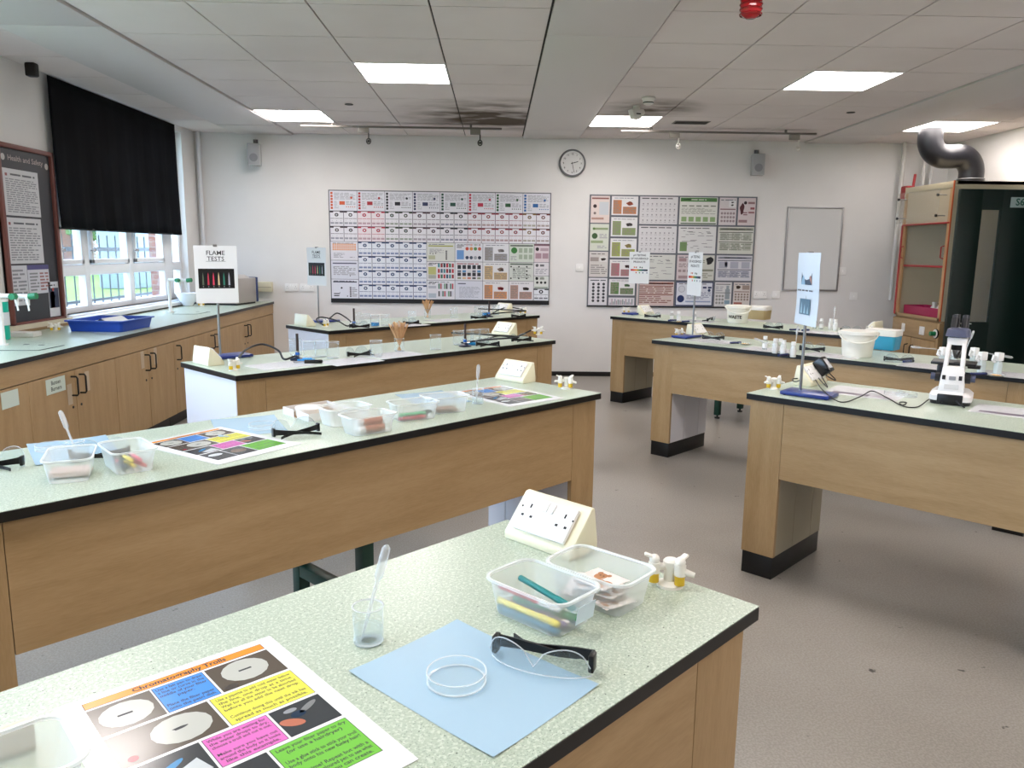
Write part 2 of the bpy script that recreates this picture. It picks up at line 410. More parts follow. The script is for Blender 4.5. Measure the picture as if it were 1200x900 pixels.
# window
def window(name, label, y0, y1, mull, sashes):
    x0, x1 = XL-.13, XL-.07
    f = MB()
    ed = .05
    def bar(a, b, c, d, xx0=x0, xx1=x1, bev=.006): f.box(xx0, xx1, a, b, c, d, UPVC, bev)
    bar(y0, y0+ed, WZ0, WZ1); bar(y1-ed, y1, WZ0, WZ1); bar(y0, y1, WZ0, WZ0+.045); bar(y0, y1, WZ1-.05, WZ1); bar(y0+.003, y1-.003, 1.145, 1.23, x0+.001, x1+.0008)
    for a, b in mull: bar(a, b, WZ0+.002, WZ1-.002, x0+.002, x1+.002)
    w = MB(); f_ = struct(name, f, label=label)
    for a, b in sashes:
        s = MB()
        for q in ((a, b, 1.235, 1.272), (a, b, WZ1-.09, WZ1-.05), (a, a+.035, 1.235, WZ1-.05), (b-.035, b, 1.235, WZ1-.05)):
            s.box(x0+.01, x1+.015, *q, UPVC, .004)
        so = s.build('opening_sash', f_)
        hb = MB().box(x1+.015, x1+.04, a+.01, a+.03, 1.33, 1.36, CHROME, .004).box(x1+.03, x1+.045, a-.06, a+.03, 1.335, 1.35, CHROME, .004).build('window_handle', so)
    pane_m = MB().box(x0+.025, x0+.03, y0+ed, y1-ed, WZ0+.045, WZ1-.05, PANE)
    pane_m.build('window_pane', f_)
    sl = MB().box(XL-.07, XL+.035, y0, y1, WZ0-.02, WZ0, UPVC, .005)
    sl.build('window_sill', f_)
    return f_
window('window_1', 'white framed window under the black blind', WY0, WY1, [(6.36, 6.44), (7.12, 7.21), (7.87, 8.08)], [(6.0, 6.34), (6.46, 7.11), (7.22, 7.86)])
window('window_2', 'white framed window nearer the viewer', NY0, NY1, [(.6, .68), (1.9, 1.98), (3.2, 3.28)], [(.7, 1.88), (3.3, 4.5)])
# blind
bl = MB(); n = 60; pts = []
for i in range(n+1):
    y = 5.83+(8.03-5.83)*i/n; pts.append((XL+.045+.006*math.sin(i*.9)+.004*math.sin(i*2.3), y))
vs = []; fs = []
rows = 10
for j in range(rows+1):
    z = ZC-.02-(ZC-.02-1.505)*j/rows
    for i, (x, y) in enumerate(pts):
        k = j/rows; vs.append((XL+.045+(x-XL-.045)*k+(.012*k*k), y + .012*k*(1 if i > n*.9 else 0), z + .004*math.sin(i*.3)*k))
for j in range(rows):
    for i in range(n): a = j*(n+1)+i; fs.append((a, a+1, a+n+2, a+n+1))
BLIND = noise_mat('black_blind_cloth', [(.4, '#07090d'), (.6, '#0c0f14')], 3, .8, .08, 3)
bl.add(vs, fs, BLIND, True)
bo = bl.build('roller_blind'); sm = bo.modifiers.new('s', 'SOLIDIFY'); sm.thickness = .002
bt = thing('roller_blind', 'large black roller blind pulled halfway down over the window', 'blind', (0, 0, 0)); bo.name = 'blind_cloth'; bo.parent = bt
MB().tube([(XL+.045, 5.83, 1.505), (XL+.045, 8.03, 1.505)], .009, M('#101215', .6), 8).build('bottom_bar', bt)

# ------------------------------------------------------------------ outdoors
GRASS = noise_mat('lawn', [(.35, '#5f7d38'), (.65, '#748f45')], 8, .9, .1)
BRICKM = newmat('red_brick', '#a06a58', .85, .2)
n_, l_, b_ = nodes(BRICKM); tb = n_.new('ShaderNodeTexBrick'); tb.inputs['Scale'].default_value = 4; tb.inputs['Color1'].default_value = lin('#8a5648'); tb.inputs['Color2'].default_value = lin('#744538'); tb.inputs['Mortar'].default_value = lin('#93897f')
tcx = n_.new('ShaderNodeTexCoord'); mpx = n_.new('ShaderNodeMapping'); mpx.inputs['Rotation'].default_value = (R(90), 0, 0); l_.new(tcx.outputs['Object'], mpx.inputs[0]); l_.new(mpx.outputs[0], tb.inputs['Vector']); l_.new(tb.outputs['Color'], b_.inputs['Base Color'])
GZ = .72
struct('ground_lawn', MB().box(-70, XL-1.7, -30, 70, GZ-.1, GZ, GRASS), label='green lawn outside the window')
struct('ground_path', MB().box(XL-1.7, XL-.25, -30, 70, GZ-.1, GZ+.01, M('#8d8786', .9)), label='pale paved path outside the window')
RLM = M('#3a4046', .5)
rt = thing('metal_railing', 'dark metal railing standing outside the window', 'railing', (XL-1.25, 8, GZ))
rb_ = MB()
for k in range(44): rb_.tube([(0, -3.2+k*.19, 0), (0, -3.2+k*.19, .78)], .0085, RLM, 6)
o = rb_.build('bars', rt); o['kind'] = 'stuff'
MB().box(-.015, .015, -3.4, 5.3, .60, .645, RLM).box(-.015, .015, -3.4, 5.3, .05, .08, RLM).build('rails', rt)
bb = thing('brick_building', 'red brick building beyond the lawn outside', 'building', (-16, 24.7, GZ), R(25))
MB().box(-9, 3, 0, 6, 0, 2.1, BRICKM).build('wall', bb)
MB().prism([(-9.4, 2.1), (3.4, 2.1), (2.4, 2.9), (-8.4, 2.9)], -.3, 6.3, M('#6d6661', .8)).build('roof', bb)
for k in range(4):
    w_ = MB().box(-8+k*2.6, -6.6+k*2.6, -.05, .02, .7, 1.7, M('#e8ecef', .4)).build('window', bb)
    MB().box(-7.93+k*2.6, -6.67+k*2.6, -.06, -.045, .77, 1.63, M('#5e7484', .1)).build('pane', w_)
tag(MB().box(-4.02, -3.52, 9.2, 9.8, GZ, 3.2, BRICKM).build('brick_pier'), 'brick pier beside the right end of the window', 'pier')
tag(MB().box(-.28, .28, -.3, .3, 0, .95, M('#7f8a94', .5), .03).box(-.3, .3, -.32, .32, .95, 1.03, M('#5c6670', .5), .02).build('waste_bin', loc=(-5.9, 12.6, GZ)), 'grey bin standing on the lawn behind the railing', 'bin')
LEAF = noise_mat('foliage', [(.35, '#4c6138'), (.65, '#718556')], 3, .9, .1)
def tree(loc, h, label, seed):
    rd = random.Random(seed)
    t = thing('tree', label, 'tree', loc, 0, 'trees beyond the lawn')
    MB().tube([(0, 0, 0), (.05, 0, h*.35), (0, .1, h*.6)], .16, M('#6b5a4a', .9), 8, rs=[.2, .16, .08]).build('trunk', t)
    c = MB()
    for k in range(240):
        a = rd.random()*2*PI; q = rd.random()**.5; zz = rd.uniform(-1, 1)
        rr = h*.42*math.sqrt(max(0, 1-zz*zz))*q
        c.sphere((rr*math.cos(a), rr*math.sin(a), h*.52+zz*h*.42), h*rd.uniform(.04, .075), LEAF, 6, sc=(1, 1, .7))
    c.build('crown', t); return t
tree((-7.9, 18.0, GZ), 3.6, 'leafy green tree seen through the right window pane', 2)
tree((-10.9, 23.6, GZ), 4.6, 'leafy green tree seen through the middle window panes', 1)
tree((-8.6, 28.5, GZ), 5.6, 'leafy tree farthest beyond the lawn, behind the right pane', 3)

# ------------------------------------------------------------------ world
w = bpy.data.worlds.new('world'); scene.world = w; w.use_nodes = True
bg = w.node_tree.nodes['Background']; bg.inputs[0].default_value = (.54, .75, 1.0, 1); bg.inputs[1].default_value = WORLD_STRENGTH = 10.0
scene.view_settings.view_transform = 'Standard'; scene.view_settings.look = 'None'; scene.view_settings.gamma = 1
scene.view_settings.use_curve_mapping = False; scene.view_settings.exposure = .06
for mt in bpy.data.materials:
    if mt.name == 'lit_diffuser':
        mt.node_tree.nodes['Principled BSDF'].inputs['Emission Strength'].default_value = 21.0
        mt.node_tree.nodes['Principled BSDF'].inputs['Emission Color'].default_value = (1, .925, .89, 1)

# ------------------------------------------------------------------ benches
H0 = .80
def bench(name_label, u0, v0, L, W, ang, ends, frames, side_mat, loc=None):
    """local x along the bench, y its depth, front face y=0. ends: list of (end, depth of leg box, side material)"""
    a = R(ang)
    t = thing('lab_bench', name_label, 'bench', (u0, v0, 0), a, 'lab benches')
    w_ = MB(); w_.box(0, L, 0, W, H0-.026, H0-.0012, BLACK_EDGE, .0015, seg=1).box(.0006, L-.0006, .0006, W-.0006, H0-.0013, H0, TOP)
    w_.build('worktop', t)
    MB().box(.16, L-.16, .02, .038, .45, H0-.027, WOOD_H).build('front_panel', t)
    MB().box(.16, L-.16, W-.038, W-.02, .45, H0-.027, WOOD_H).build('rear_panel', t)
    for e, dep, sm_, om in ends:
        x0, x1 = (.012, .158) if e == 'l' else (L-.158, L-.012)
        lg = MB(); lg.box(x0, x1, .02, .04, .1, H0-.027, WOOD_V)
        xi = x0 if e == 'l' else x1
        # side panels in three boards with joints
        ys = [.041, .041+(dep-.04)*.38, .041+(dep-.04)*.8, dep+.02]
        for k in range(3): lg.box(x0+.002, x1-.002, ys[k]+(.0015 if k else 0), ys[k+1]-.0015, .1, H0-.027, sm_)
        if om is not None:
            lg.box(x0-.003 if e == 'l' else x1-.004, x0+.004 if e == 'l' else x1+.003, .021, W-.02, .1, H0-.027, om)
        lo = lg.build('leg', t)
        MB().box(x0+.004, x1-.004, .024, dep+.015, 0, .1, BLACK_EDGE, .001).build('plinth', lo)
    for fx in frames:
        s = MB()
        fo = None
        b1 = MB().box(fx-.0225, fx+.0225, .06, .105, .03, H0-.027, GREENST, .003).cyl(.022, 0, .012, BLACK, 12, c=(fx, .0825)).cyl(.008, .012, .03, BLACK, 8, c=(fx, .0825))
        b2 = MB().box(fx-.0225, fx+.0225, W-.13, W-.085, .03, H0-.027, GREENST, .003).cyl(.022, 0, .012, BLACK, 12, c=(fx, W-.1075)).cyl(.008, .012, .03, BLACK, 8, c=(fx, W-.1075))
        b1.build('steel_post', t, label='green steel post'); b2.build('steel_post', t, label='green steel post')
        MB().box(fx-.0225, fx+.0225, .106, W-.131, .20, .245, GREENST, .003).build('steel_crossbar', t, label='green steel crossbar')
    return t
def U(u, v): return ((u-v)/S2, (u+v)/S2)       # left benches: u along, v depth
def V(u, v): return ((u+v)/S2, (v-u)/S2)       # right benches
W_ = .59
def lb(label, u0, v0, L, ends, frames): x, y = U(u0, v0); return bench(label, x, y, L, W_, 45, ends, frames, None)
def rb(label, u0, v0, L, ends, frames): x, y = V(u0, v0); return bench(label, x, y, L, W_, -45, ends, frames, None)
lb('nearest lab bench with speckled green top, in the left foreground', -1.08, .54, 2.25, [('r', .49, WHITE_LAM, None), ('l', .49, WHITE_LAM, None)], [1.1])
lb('left-hand lab bench second from the viewer, with tubs and worksheets on it', .25, 1.94, 2.318, [('r', .49, WHITE_LAM, None), ('l', .49, WHITE_LAM, None)], [1.17])
lb('third left-hand lab bench, with white end panel and the large flame sign', 1.663, 3.35, 2.252, [('r', .49, WHITE_LAM, None), ('l', .55, WHITE_LAM, WHITE_LAM)], [1.1])
lb('farthest left-hand lab bench, below the periodic display', 3.095, 4.79, 2.27, [('r', .49, WHITE_LAM, None), ('l', .55, WHITE_LAM, WHITE_LAM)], [1.1])
rb('nearest right-hand lab bench, carrying the microscope', -1.523, 3.03, 2.25, [('l', .49, BEIGE_LAM, None), ('r', .49, BEIGE_LAM, None)], [1.1])
rb('middle right-hand lab bench, carrying the white bucket and blue box', -2.945, 4.44, 2.25, [('l', .49, WHITE_LAM, None), ('r', .49, WHITE_LAM, None)], [1.1])
rb('farthest right-hand lab bench, carrying the bucket marked waste', -4.31, 5.80, 2.25, [('l', .49, BEIGE_LAM, None), ('r', .49, BEIGE_LAM, None)], [1.1])

# ------------------------------------------------------------------ bench along the window wall
XS = -2.45
tag(MB().box(XL+.005, XS, 2.2, YB-.002, H0-.026, H0-.0012, BLACK_EDGE).box(XL+.005, XS-.0006, 2.2006, YB-.003, H0-.0013, H0, TOP).build('worktop'), 'long speckled green worktop running under the window', 'worktop')
tag(MB().box(XS-.03, XS-.012, 2.2, YB-.003, H0-.13, H0-.027, WOOD_H).build('fascia_board'), 'oak coloured rail below the window worktop', 'fascia')
tag(MB().box(XL+.004, XL+.06, 2.2, 5.88, H0+.0005, H0+.05, M('#cfc9b4', .5)).box(XL+.06, XL+.075, 2.2, 5.88, H0+.0005, H0+.018, M('#8c7250', .5)).build('bench_upstand'), 'cream and wood upstand at the back of the worktop below the notice board', 'upstand')
tag(MB().box(XL+.004, XL+.10, 5.884, YB-.003, H0+.012, H0+.045, M('#e3e6ea', .35), .003).box(XL+.004, XL+.10, 5.884, YB-.003, H0+.0005, H0+.0115, M('#2f2c28', .6)).build('window_board'), 'white window board with a dark joint at the back of the worktop', 'window board')
units = [(2.3, 3.2, 2.75, 'wooden cupboard nearest the viewer under the window worktop'), (3.2, 4.083, 3.65, 'wooden cupboard with a cut-off paper label at the left edge'), (4.083, 5.028, 4.54, 'wooden cupboard labelled Bunsen Burners'), (5.028, 5.95, 5.50, 'wooden cupboard with narrow paper strips beside its handles, behind the paper pile bench'),
         (5.95, 6.27, None, 'narrow single-door wooden cupboard with one handle'), (6.27, 7.2, 6.77, 'wooden cupboard behind the large flame sign pole'), (7.2, YB-.01, 7.68, 'last wooden cupboard by the back wall')]
HB = M('#141416', .35)
def handle(par, y, zc=.575, s=1):
    x = XS-.012
    MB().tube([(x, y, zc+.055), (x+.03, y+.001, zc+.055), (x+.037, y, zc+.045), (x+.037, y, zc-.045), (x+.03, y, zc-.055), (x, y, zc-.055)], .0055, HB, 8).build('handle', par)
for y0, y1, ym, lab in units:
    t = thing('base_cupboard', lab, 'cupboard', (0, 0, 0), 0, 'cupboards under the window worktop')
    MB().box(XL+.02, XS-.032, y0+.003, y1-.003, .1, H0-.027, BEIGE_LAM).build('carcass', t)
    MB().box(XL+.02, XS-.075, y0+.003, y1-.003, 0, .099, BLACK_EDGE).build('plinth', t)
    ds = [(y0, ym), (ym, y1)] if ym else [(y0, y1)]
    for k, (a, b) in enumerate(ds):
        d = MB().box(XS-.031, XS-.013, a+.002, b-.002, .105, H0-.137, WOOD_V, .0015, seg=1).build('door', t)
        hy = (b-.045 if k == 0 else a+.045) if ym else a+.05
        handle(d, hy)
        MB().cyl(.008, 0, .003, HB, 10, T=TR(XS-.013, hy, .45, ry=R(90))).build('lock', d)
# cupboard labels
def cup_label(y0, y1, z0, z1, txt, label, name='cupboard_label', m='#c9d6cc', cat='label'):
    b = MB().box(XS-.0125, XS-.0105, y0, y1, z0, z1, M(m, .35))
    for k, s in enumerate(txt): b.text(s, .033, M('#25352f', .6), Matrix.Translation((XS-.0100, (y0+y1)/2, z1-(z1-z0)*(.3+.4*k))) @ Matrix.Rotation(R(90), 4, 'Z') @ Matrix.Rotation(R(90), 4, 'X'), .012)
    tag(b.build(name), label, cat)
cup_label(4.24, 4.43, .565, .65, ['Bunsen', 'Burners'], 'pale green card label reading Bunsen Burners on a cupboard door')
cup_label(3.85, 3.99, .565, .65, [], 'pale card label on the cupboard door at the left edge')
for y, z, l in ((4.445, .53, 'left of the handles on the Bunsen Burners cupboard'), (4.645, .575, 'right of the handles on the Bunsen Burners cupboard'), (5.39, .60, 'left of the handles on the next cupboard along'), (5.60, .60, 'right of the handles on the next cupboard along')):
    b = MB().box(XS-.0125, XS-.0115, y, y+.05, z-.06, z+.06, M('#b9a78e', .3))
    tag(b.build('sticker'), 'faded paper strip '+l, 'sticker')
# ------------------------------------------------------------------ makers of bench-top things
def nloc(u, v, left=True): x, y = U(u, v) if left else V(u, v); return (x, y, H0)
def mk_socket(label):
    t = thing('bench_socket_box', label, 'socket')
    pr = [(0, 0), (0, .016), (.063, .088), (.074, .090), (.085, .02), (.085, 0)]
    MB().prism(pr, -.088, .088, CREAM, .004).build('housing', t)
    a = math.atan2(.082, .05); L = math.hypot(.05, .082)
    T = Matrix.Translation((.025, 0, .057)) @ Matrix.Rotation(-(PI/2-(PI/2-a)), 4, 'Y')
    # plate frame: local X up the slope, Y across, Z out of the face
    X = Vector((.063, 0, .072)).normalized(); Y = Vector((0, -1, 0)); Z = X.cross(Y); 
    if Z.x > 0: Z = -Z
    T = Matrix((X, Y, Z)).transposed().to_4x4(); T.translation = Vector((.0315, 0, .052)) + Z*.0004
    MB().box(-.037, .037, -.067, .067, 0, .009, WHITEP, .0025, T=T).build('faceplate', t)
    # rocker switches and pin holes
    fp = t.children[-1]
    for s in (-1, 1):
        MB().box(.012, .034, s*.0085-.0055, s*.0085+.0055, .0088, .0125, M('#f2f2f0', .3), .001, T=T).build('switch', fp)
    h = MB()
    for s in (-1, 1):
        c = s*.045
        h.box(.012, .021, c-.002, c+.002, .0088, .0094, BLACK, T=T)
        h.box(-.008, -.003, c-.0145, c-.008, .0088, .0094, BLACK, T=T).box(-.008, -.003, c+.008, c+.0145, .0088, .0094, BLACK, T=T)
        h.cyl(.0022, .0088, .0095, BLACK, 8, T=T, c=(.022 if 0 else .012, s*.066))
    h.build('pin_holes', fp, label='black pin holes')
    return t
YEL = M('#dcb62c', .35)
WG = M('#eeebe2', .3)
def mk_tap(label):
    t = thing('gas_tap', label, 'gas tap')
    MB().lathe([(0, 0), (.027, 0), (.027, .006), (.018, .011), (.0135, .013), (.0135, .040), (.016, .043), (.016, .054), (.012, .058), (0, .058)], WG, 20).build('base', t)
    for s, q in ((-1, Vector((-.033, .010, 0))), (1, Vector((.008, -.022, 0)))):
        u = q.normalized()
        b = MB(); b.tube([(0, 0, .042), tuple(q+Vector((0, 0, .042)))], .0075, WG, 10)
        T = Matrix.Translation(q); b.cyl(.012, .030, .052, WG, 14, T=T)
        n0 = q+Vector((0, 0, .041)); d = Vector((-1, .15, -.05)).normalized() if s < 0 else Vector((.75, -.6, -.25)).normalized()
        b.tube([tuple(n0), tuple(n0+d*.014), tuple(n0+d*.030)], .006, WG, 10, rs=[.0085, .0065, .0055])
        v = b.build('nozzle', t)
        MB().cyl(.0105, .010, .030, YEL, 14, T=T).build('yellow_collar', v, label='yellow plastic collar')
        lv = MB(); lv.sphere((q.x, q.y, .058), .011, WG, 12)
        lv.box(0, .022, -.006, .007, -.003, .003, WG, .0025, T=TR(q.x, q.y, .062, ry=R(-18), rz=R(150 if s < 0 else 20)))
        lv.build('lever', v)
    return t
def mk_beaker(r, h, level=0, lm=None, splint=False):
    def f(label):
        t = thing('beaker', label, 'beaker')
        e = .0016
        b = MB(); b.lathe([(0, .0), (r*.92, 0), (r, r*.12), (r, h-.003), (r*1.06, h)], BEAK, 28)
        b.build('glass_wall', t)
        MB().lathe([(r*1.0, h-.0022), (r*1.08, h), (r*.97, h+.0004), (r*.95, h-.0022)], BEAKRIM, 28).lathe([(r*.5, .0005), (r*.93, .0008), (r*.99, r*.13), (r*.9, r*.1), (r*.5, .003)], BEAKRIM, 28).build('rim', t)
        if level: MB().lathe([(0, .0045), (r*.84, .0045), (r-e*1.3, .008), (r-e*1.3, level), (0, level)], lm or LIQ, 24).build('liquid', t)
        return t
    return f
def mk_pipette(label, name='dropper_pipette'):
    # lies along +x from tip (x=0) to bulb
    t = thing(name, label, 'pipette')
    m_ = thin('polythene_pipette', '#e8edf0', .3, .25, '#ffffff', 1.3) if 'pip' not in _m else _m['pip']; _m['pip'] = m_
    path = [(0, 0, 0), (.02, 0, 0), (.085, 0, 0), (.092, 0, 0), (.098, 0, 0), (.125, 0, 0), (.142, 0, 0), (.147, 0, 0)]
    MB().tube(path[:4], .003, m_, 10, rs=[.0012, .0025, .003, .003]).build('stem', t)
    MB().tube(path[3:], .003, m_, 12, rs=[.003, .0062, .0068, .0062, .002]).build('bulb', t)
    return t
def lean(o, loc, rz, pitch):
    o.location = loc; o.rotation_mode = 'XYZ'; o.rotation_euler = (0, -pitch, rz); return o
def mk_glasses(label):
    """clear wrap-round spectacles lying upside down: brow edge on the bench, arms folded behind"""
    t = thing('safety_glasses', label, 'safety glasses')
    n = 28; vs = []; fs = []; top = []; rows = 6
    for i in range(n+1):
        s = -1+2*i/n; x = .074*math.sin(s*1.25)/math.sin(1.25); y = -.036*(math.cos(s*1.25)-math.cos(1.25))
        u = abs(s); z1 = .046*math.sin(PI*min(1, (u*.93+.07)))**.45 if u > .12 else .046*math.sin(PI*.182)**.45*(.45+.55*(u/.12)**1.2)
        z1 = max(z1, .016)
        for k in range(rows+1):
            q = k/rows; vs.append((x, y-.010*q, .0015+z1*q))
        top.append(vs[-1])
    for i in range(n):
        for k in range(rows): a = i*(rows+1)+k; fs.append((a, a+rows+1, a+rows+2, a+1))
    l = MB(); l.add(vs, fs, LENS, True); l.build('lens', t)
    l2 = MB(); l2.tube(top, .0009, BEAKRIM, 6).tube([vs[i*(rows+1)] for i in range(n+1)], .0011, BEAKRIM, 6); l2.build('lens_edge', t)
    bm_ = M('#0a0a0b', .35)
    for s in (-1, 1):
        a = MB(); x0 = s*.072; pts = []
        # temple hinge block then the arm folded inwards, dropping to the bench
        a.box(-.004, .004, -.004, .014, .004, .030, bm_, .002, T=TR(x0, .004, 0))
        y0 = .016 + (.008 if s > 0 else 0)
        path = [(x0, y0-.002, .019), (x0-s*.03, y0+.004, .016), (x0-s*.09, y0+.009, .010), (x0-s*.115, y0+.018, .007), (x0-s*.135, y0+.034, .006)]
        k = len(path); w = [.009, .0075, .0045, .0042, .004]
        for i in range(k-1):
            p, q = Vector(path[i]), Vector(path[i+1]); 
            vs_ = [(p.x, p.y-.0015, p.z-w[i]), (p.x, p.y+.0015, p.z-w[i]), (p.x, p.y+.0015, p.z+w[i]), (p.x, p.y-.0015, p.z+w[i]), (q.x, q.y-.0015, max(.0005, q.z-w[i+1])), (q.x, q.y+.0015, max(.0005, q.z-w[i+1])), (q.x, q.y+.0015, q.z+w[i+1]), (q.x, q.y-.0015, q.z+w[i+1])]
            a.add(vs_, [(0, 1, 2, 3), (4, 7, 6, 5), (0, 4, 5, 1), (1, 5, 6, 2), (2, 6, 7, 3), (3, 7, 4, 0)], bm_)
        a.build('arm', t, label='black folded arm')
    return t
def mk_bunsen(label, hose_pts=None):
    t = thing('bunsen_burner', label, 'bunsen burner')
    MB().lathe([(0, 0), (.038, 0), (.04, .004), (.036, .009), (.014, .016), (.010, .02), (0, .02)], M('#1a2238', .35), 24).build('base', t)
    MB().cyl(.0075, .018, .14, M('#4b3f3c', .4, .7), 14).cyl(.0095, .022, .05, CHROME, 14).build('barrel', t)
    MB().cyl(.0115, .028, .042, M('#2563b5', .35), 14).tube([(0, 0, .023), (.028, 0, .023)], .0045, CHROME, 8).build('air_collar', t)
    return t
def hose(b_root, pts, r=.0055, n=8):
    # smooth rubber hose in world coordinates, parented to its burner
    cu = catmull([Vector(p) for p in pts], 8)
    inv = Matrix.Translation(b_root.location) @ Matrix.Rotation(b_root.rotation_euler.z, 4, 'Z'); inv = inv.inverted()
    MB().tube([tuple(inv @ p) for p in cu], r, M('#141417', .55), n).build('rubber_hose', b_root)
def catmull(p, n):
    p = [p[0]*2-p[1]] + p + [p[-1]*2-p[-2]]; out = []
    for i in range(1, len(p)-2):
        for k in range(n):
            t = k/n; out.append(.5*((2*p[i])+(p[i+1]-p[i-1])*t+(2*p[i-1]-5*p[i]+4*p[i+1]-p[i+2])*t*t+(3*p[i]-p[i-1]-3*p[i+1]+p[i+2])*t**3))
    out.append(p[-2]); return out
NAVY = M('#1c2f78', .3)
def mk_stand(label):
    t = thing('retort_stand', label, 'stand')
    MB().box(-.1, .1, -.0625, .0625, .003, .018, NAVY, .003).build('base', t)
    f = MB()
    for x in (-.085, .085):
        for y in (-.048, .048): f.cyl(.006, 0, .0035, BLACK, 8, c=(x, y))
    f.build('rubber_feet', t)
    MB().cyl(.0062, .018, .585, STEEL, 14, c=(-.045, .02)).build('rod', t)
    return t
def mk_petri(label, col=None):
    t = thing('petri_dish', label, 'dish')
    r = .041
    MB().lathe([(0, .0006), (r, .0006), (r, .015), (r, .0152)], BEAK, 36).build('dish', t)
    MB().lathe([(r-.0016, .0142), (r+.0003, .0142), (r+.0003, .0156), (r-.0016, .0156)], BEAKRIM, 36).build('rim', t); MB().lathe([(r-.003, .0004), (r+.0002, .0004), (r+.0002, .0016), (r-.003, .002)], BEAKRIM, 36).build('foot_ring', t)
    return t
def mk_tub(w=.17, d=.115, h=.062):
    def f(label):
        t = thing('plastic_tub', label, 'tub')
        b = MB(); g = MB()
        rr = lambda ww, dd, z, r: [(x, y, z) for x, y in g.rrect(ww, dd, r, 5)]
        b.loft([rr(w*.78, d*.74, .001, .016), rr(w*.80, d*.77, .004, .018), rr(w*.9, d*.9, h*.8, .022), rr(w*.93, d*.93, h-.004, .023)], TUB, cap0=True)
        b.build('body', t)
        r_ = MB(); r_.loft([rr(w*.93, d*.93, h-.004, .023), rr(w, d, h-.004, .026), rr(w, d, h, .026), rr(w*.94, d*.94, h, .024), rr(w*.925, d*.925, h-.003, .022)], TUBRIM, cap0=False)
        r_.build('rim', t)
        return t
    return f
def mk_pen(body, cap, L=.126, r=.0052):
    def f(label):
        t = thing('felt_tip_pen', label, 'pen')
        b = M(body, .35); c = M(cap, .35)
        MB().tube([(-L*.5, 0, 0), (-L*.49, 0, 0), (L*.18, 0, 0)], r, b, 10, rs=[r*.8, r, r]).build('barrel', t)
        MB().tube([(L*.18, 0, 0), (L*.19, 0, 0), (L*.46, 0, 0), (L*.5, 0, 0)], r, c, 10, rs=[r*1.05, r*1.12, r*1.1, r*.8]).build('cap', t)
        return t
    return f
def put(o, loc, rx=0, ry=0, rz=0):
    o.location = loc; o.rotation_euler = (rx, ry, rz); return o
def flat(name, label, cat, w, d, m, loc, rz, z0=.0006, th=.0006, curl=0, group=None, marks=None):
    """a sheet lying flat: local x = w, y = d, centred"""
    b = MB()
    if curl:
        n = 12; vs = []; fs = []
        for i in range(n+1):
            for j in range(n+1):
                x = -w/2+w*i/n; y = -d/2+d*j/n; q = max(0, (abs(x)/(w/2)+abs(y)/(d/2))-1.35)
                vs.append((x, y, z0+curl*q*q))
        for i in range(n):
            for j in range(n): a = i*(n+1)+j; fs.append((a, a+n+1, a+n+2, a+1))
        b.add(vs, fs, m, True); b.add([(x, y, z-.0003) for x, y, z in vs], fs, m, True)
    else: b.box(-w/2, w/2, -d/2, d/2, z0, z0+th, m)
    if marks: marks(b, z0+th)
    o = b.build(name); o.location = loc; o.rotation_euler = (0, 0, rz); tag(o, label, cat, group); return o
# flat print helpers: Bx = builder, coordinates in sheet units on plane z, T optional frame
def q_(b, x0, x1, y0, y1, z, m, T=None): b.add([(x0, y0, z), (x1, y0, z), (x1, y1, z), (x0, y1, z)], [(0, 1, 2, 3)], m, False, T)
def disc(b, cx, cy, r, z, m, T=None, n=16, sy=1, rot=0):
    b.add([(cx+r*math.cos(2*PI*i/n)*math.cos(rot)-r*sy*math.sin(2*PI*i/n)*math.sin(rot), cy+r*math.cos(2*PI*i/n)*math.sin(rot)+r*sy*math.sin(2*PI*i/n)*math.cos(rot), z) for i in range(n)], [tuple(range(n))], m, False, T)
def txtlines(b, x0, x1, y0, y1, n, z, m, T=None, fill=.5, seed=0):
    rd = random.Random(seed+int((x0+y0)*1e4)); h = (y1-y0)/n
    for k in range(n):
        y = y1-(k+.5)*h; x = x0; xe = x1-(x1-x0)*rd.choice([0, 0, .1, .3])
        while x < xe-h*.5:
            w = min(h*rd.uniform(1.5, 5), xe-x); q_(b, x, x+w, y-h*fill/2, y+h*fill/2, z, m, T); x += w+h*.7
def blob(b, cx, cy, r, z, m, T=None, seed=0, sy=.6):
    rd = random.Random(seed); n = 14; ph = rd.random()*6
    b.add([(cx+r*(1+.18*math.sin(3*a+ph)+.1*math.sin(5*a))*math.cos(a), cy+sy*r*(1+.18*math.sin(2*a+ph)+.12*math.sin(7*a))*math.sin(a), z) for a in [2*PI*i/n for i in range(n)]], [tuple(range(n))], m, False, T)
INK = M('#2a2a2c', .6); GREYINK = M('#85868a', .6)

# ------------------------------------------------------------------ fixed fittings on every bench
SB = [((1.17-.083, .54+.43), 45, True, 'cream socket box on the nearest left-hand bench'), ((2.568-.083, 1.94+.46), 45, True, 'cream socket box at the right end of the bench with the coloured tubs'),
      ((1.663+.12, 3.35+.44), 225, True, 'cream socket box beside the large flame sign, seen from behind'), ((3.915-.083, 3.35+.44), 45, True, 'cream socket box at the right end of the third left-hand bench'),
      ((3.095+.12, 4.79+.44), 225, True, 'cream socket box beside the small flame sign, seen from behind'), ((5.365-.09, 4.79+.43), 45, True, 'cream socket box at the right end of the farthest left-hand bench'),
      ((-4.31+.13, 5.80+.44), 135, False, 'cream socket box behind the farthest pH sign'), ((-2.945+.13, 4.44+.44), 135, False, 'cream socket box behind the nearer pH sign'),
      ((-1.523+.13, 3.03+.44), 135, False, 'cream socket box with a black adaptor plugged in'), ((-2.06-.09, 5.80+.40), -45, False, 'cream socket box at the right end of the farthest right-hand bench')]
for (uv, rz, left, lab) in SB: place('socket', mk_socket, nloc(*uv, left), R(rz), lab, 'bench socket boxes')
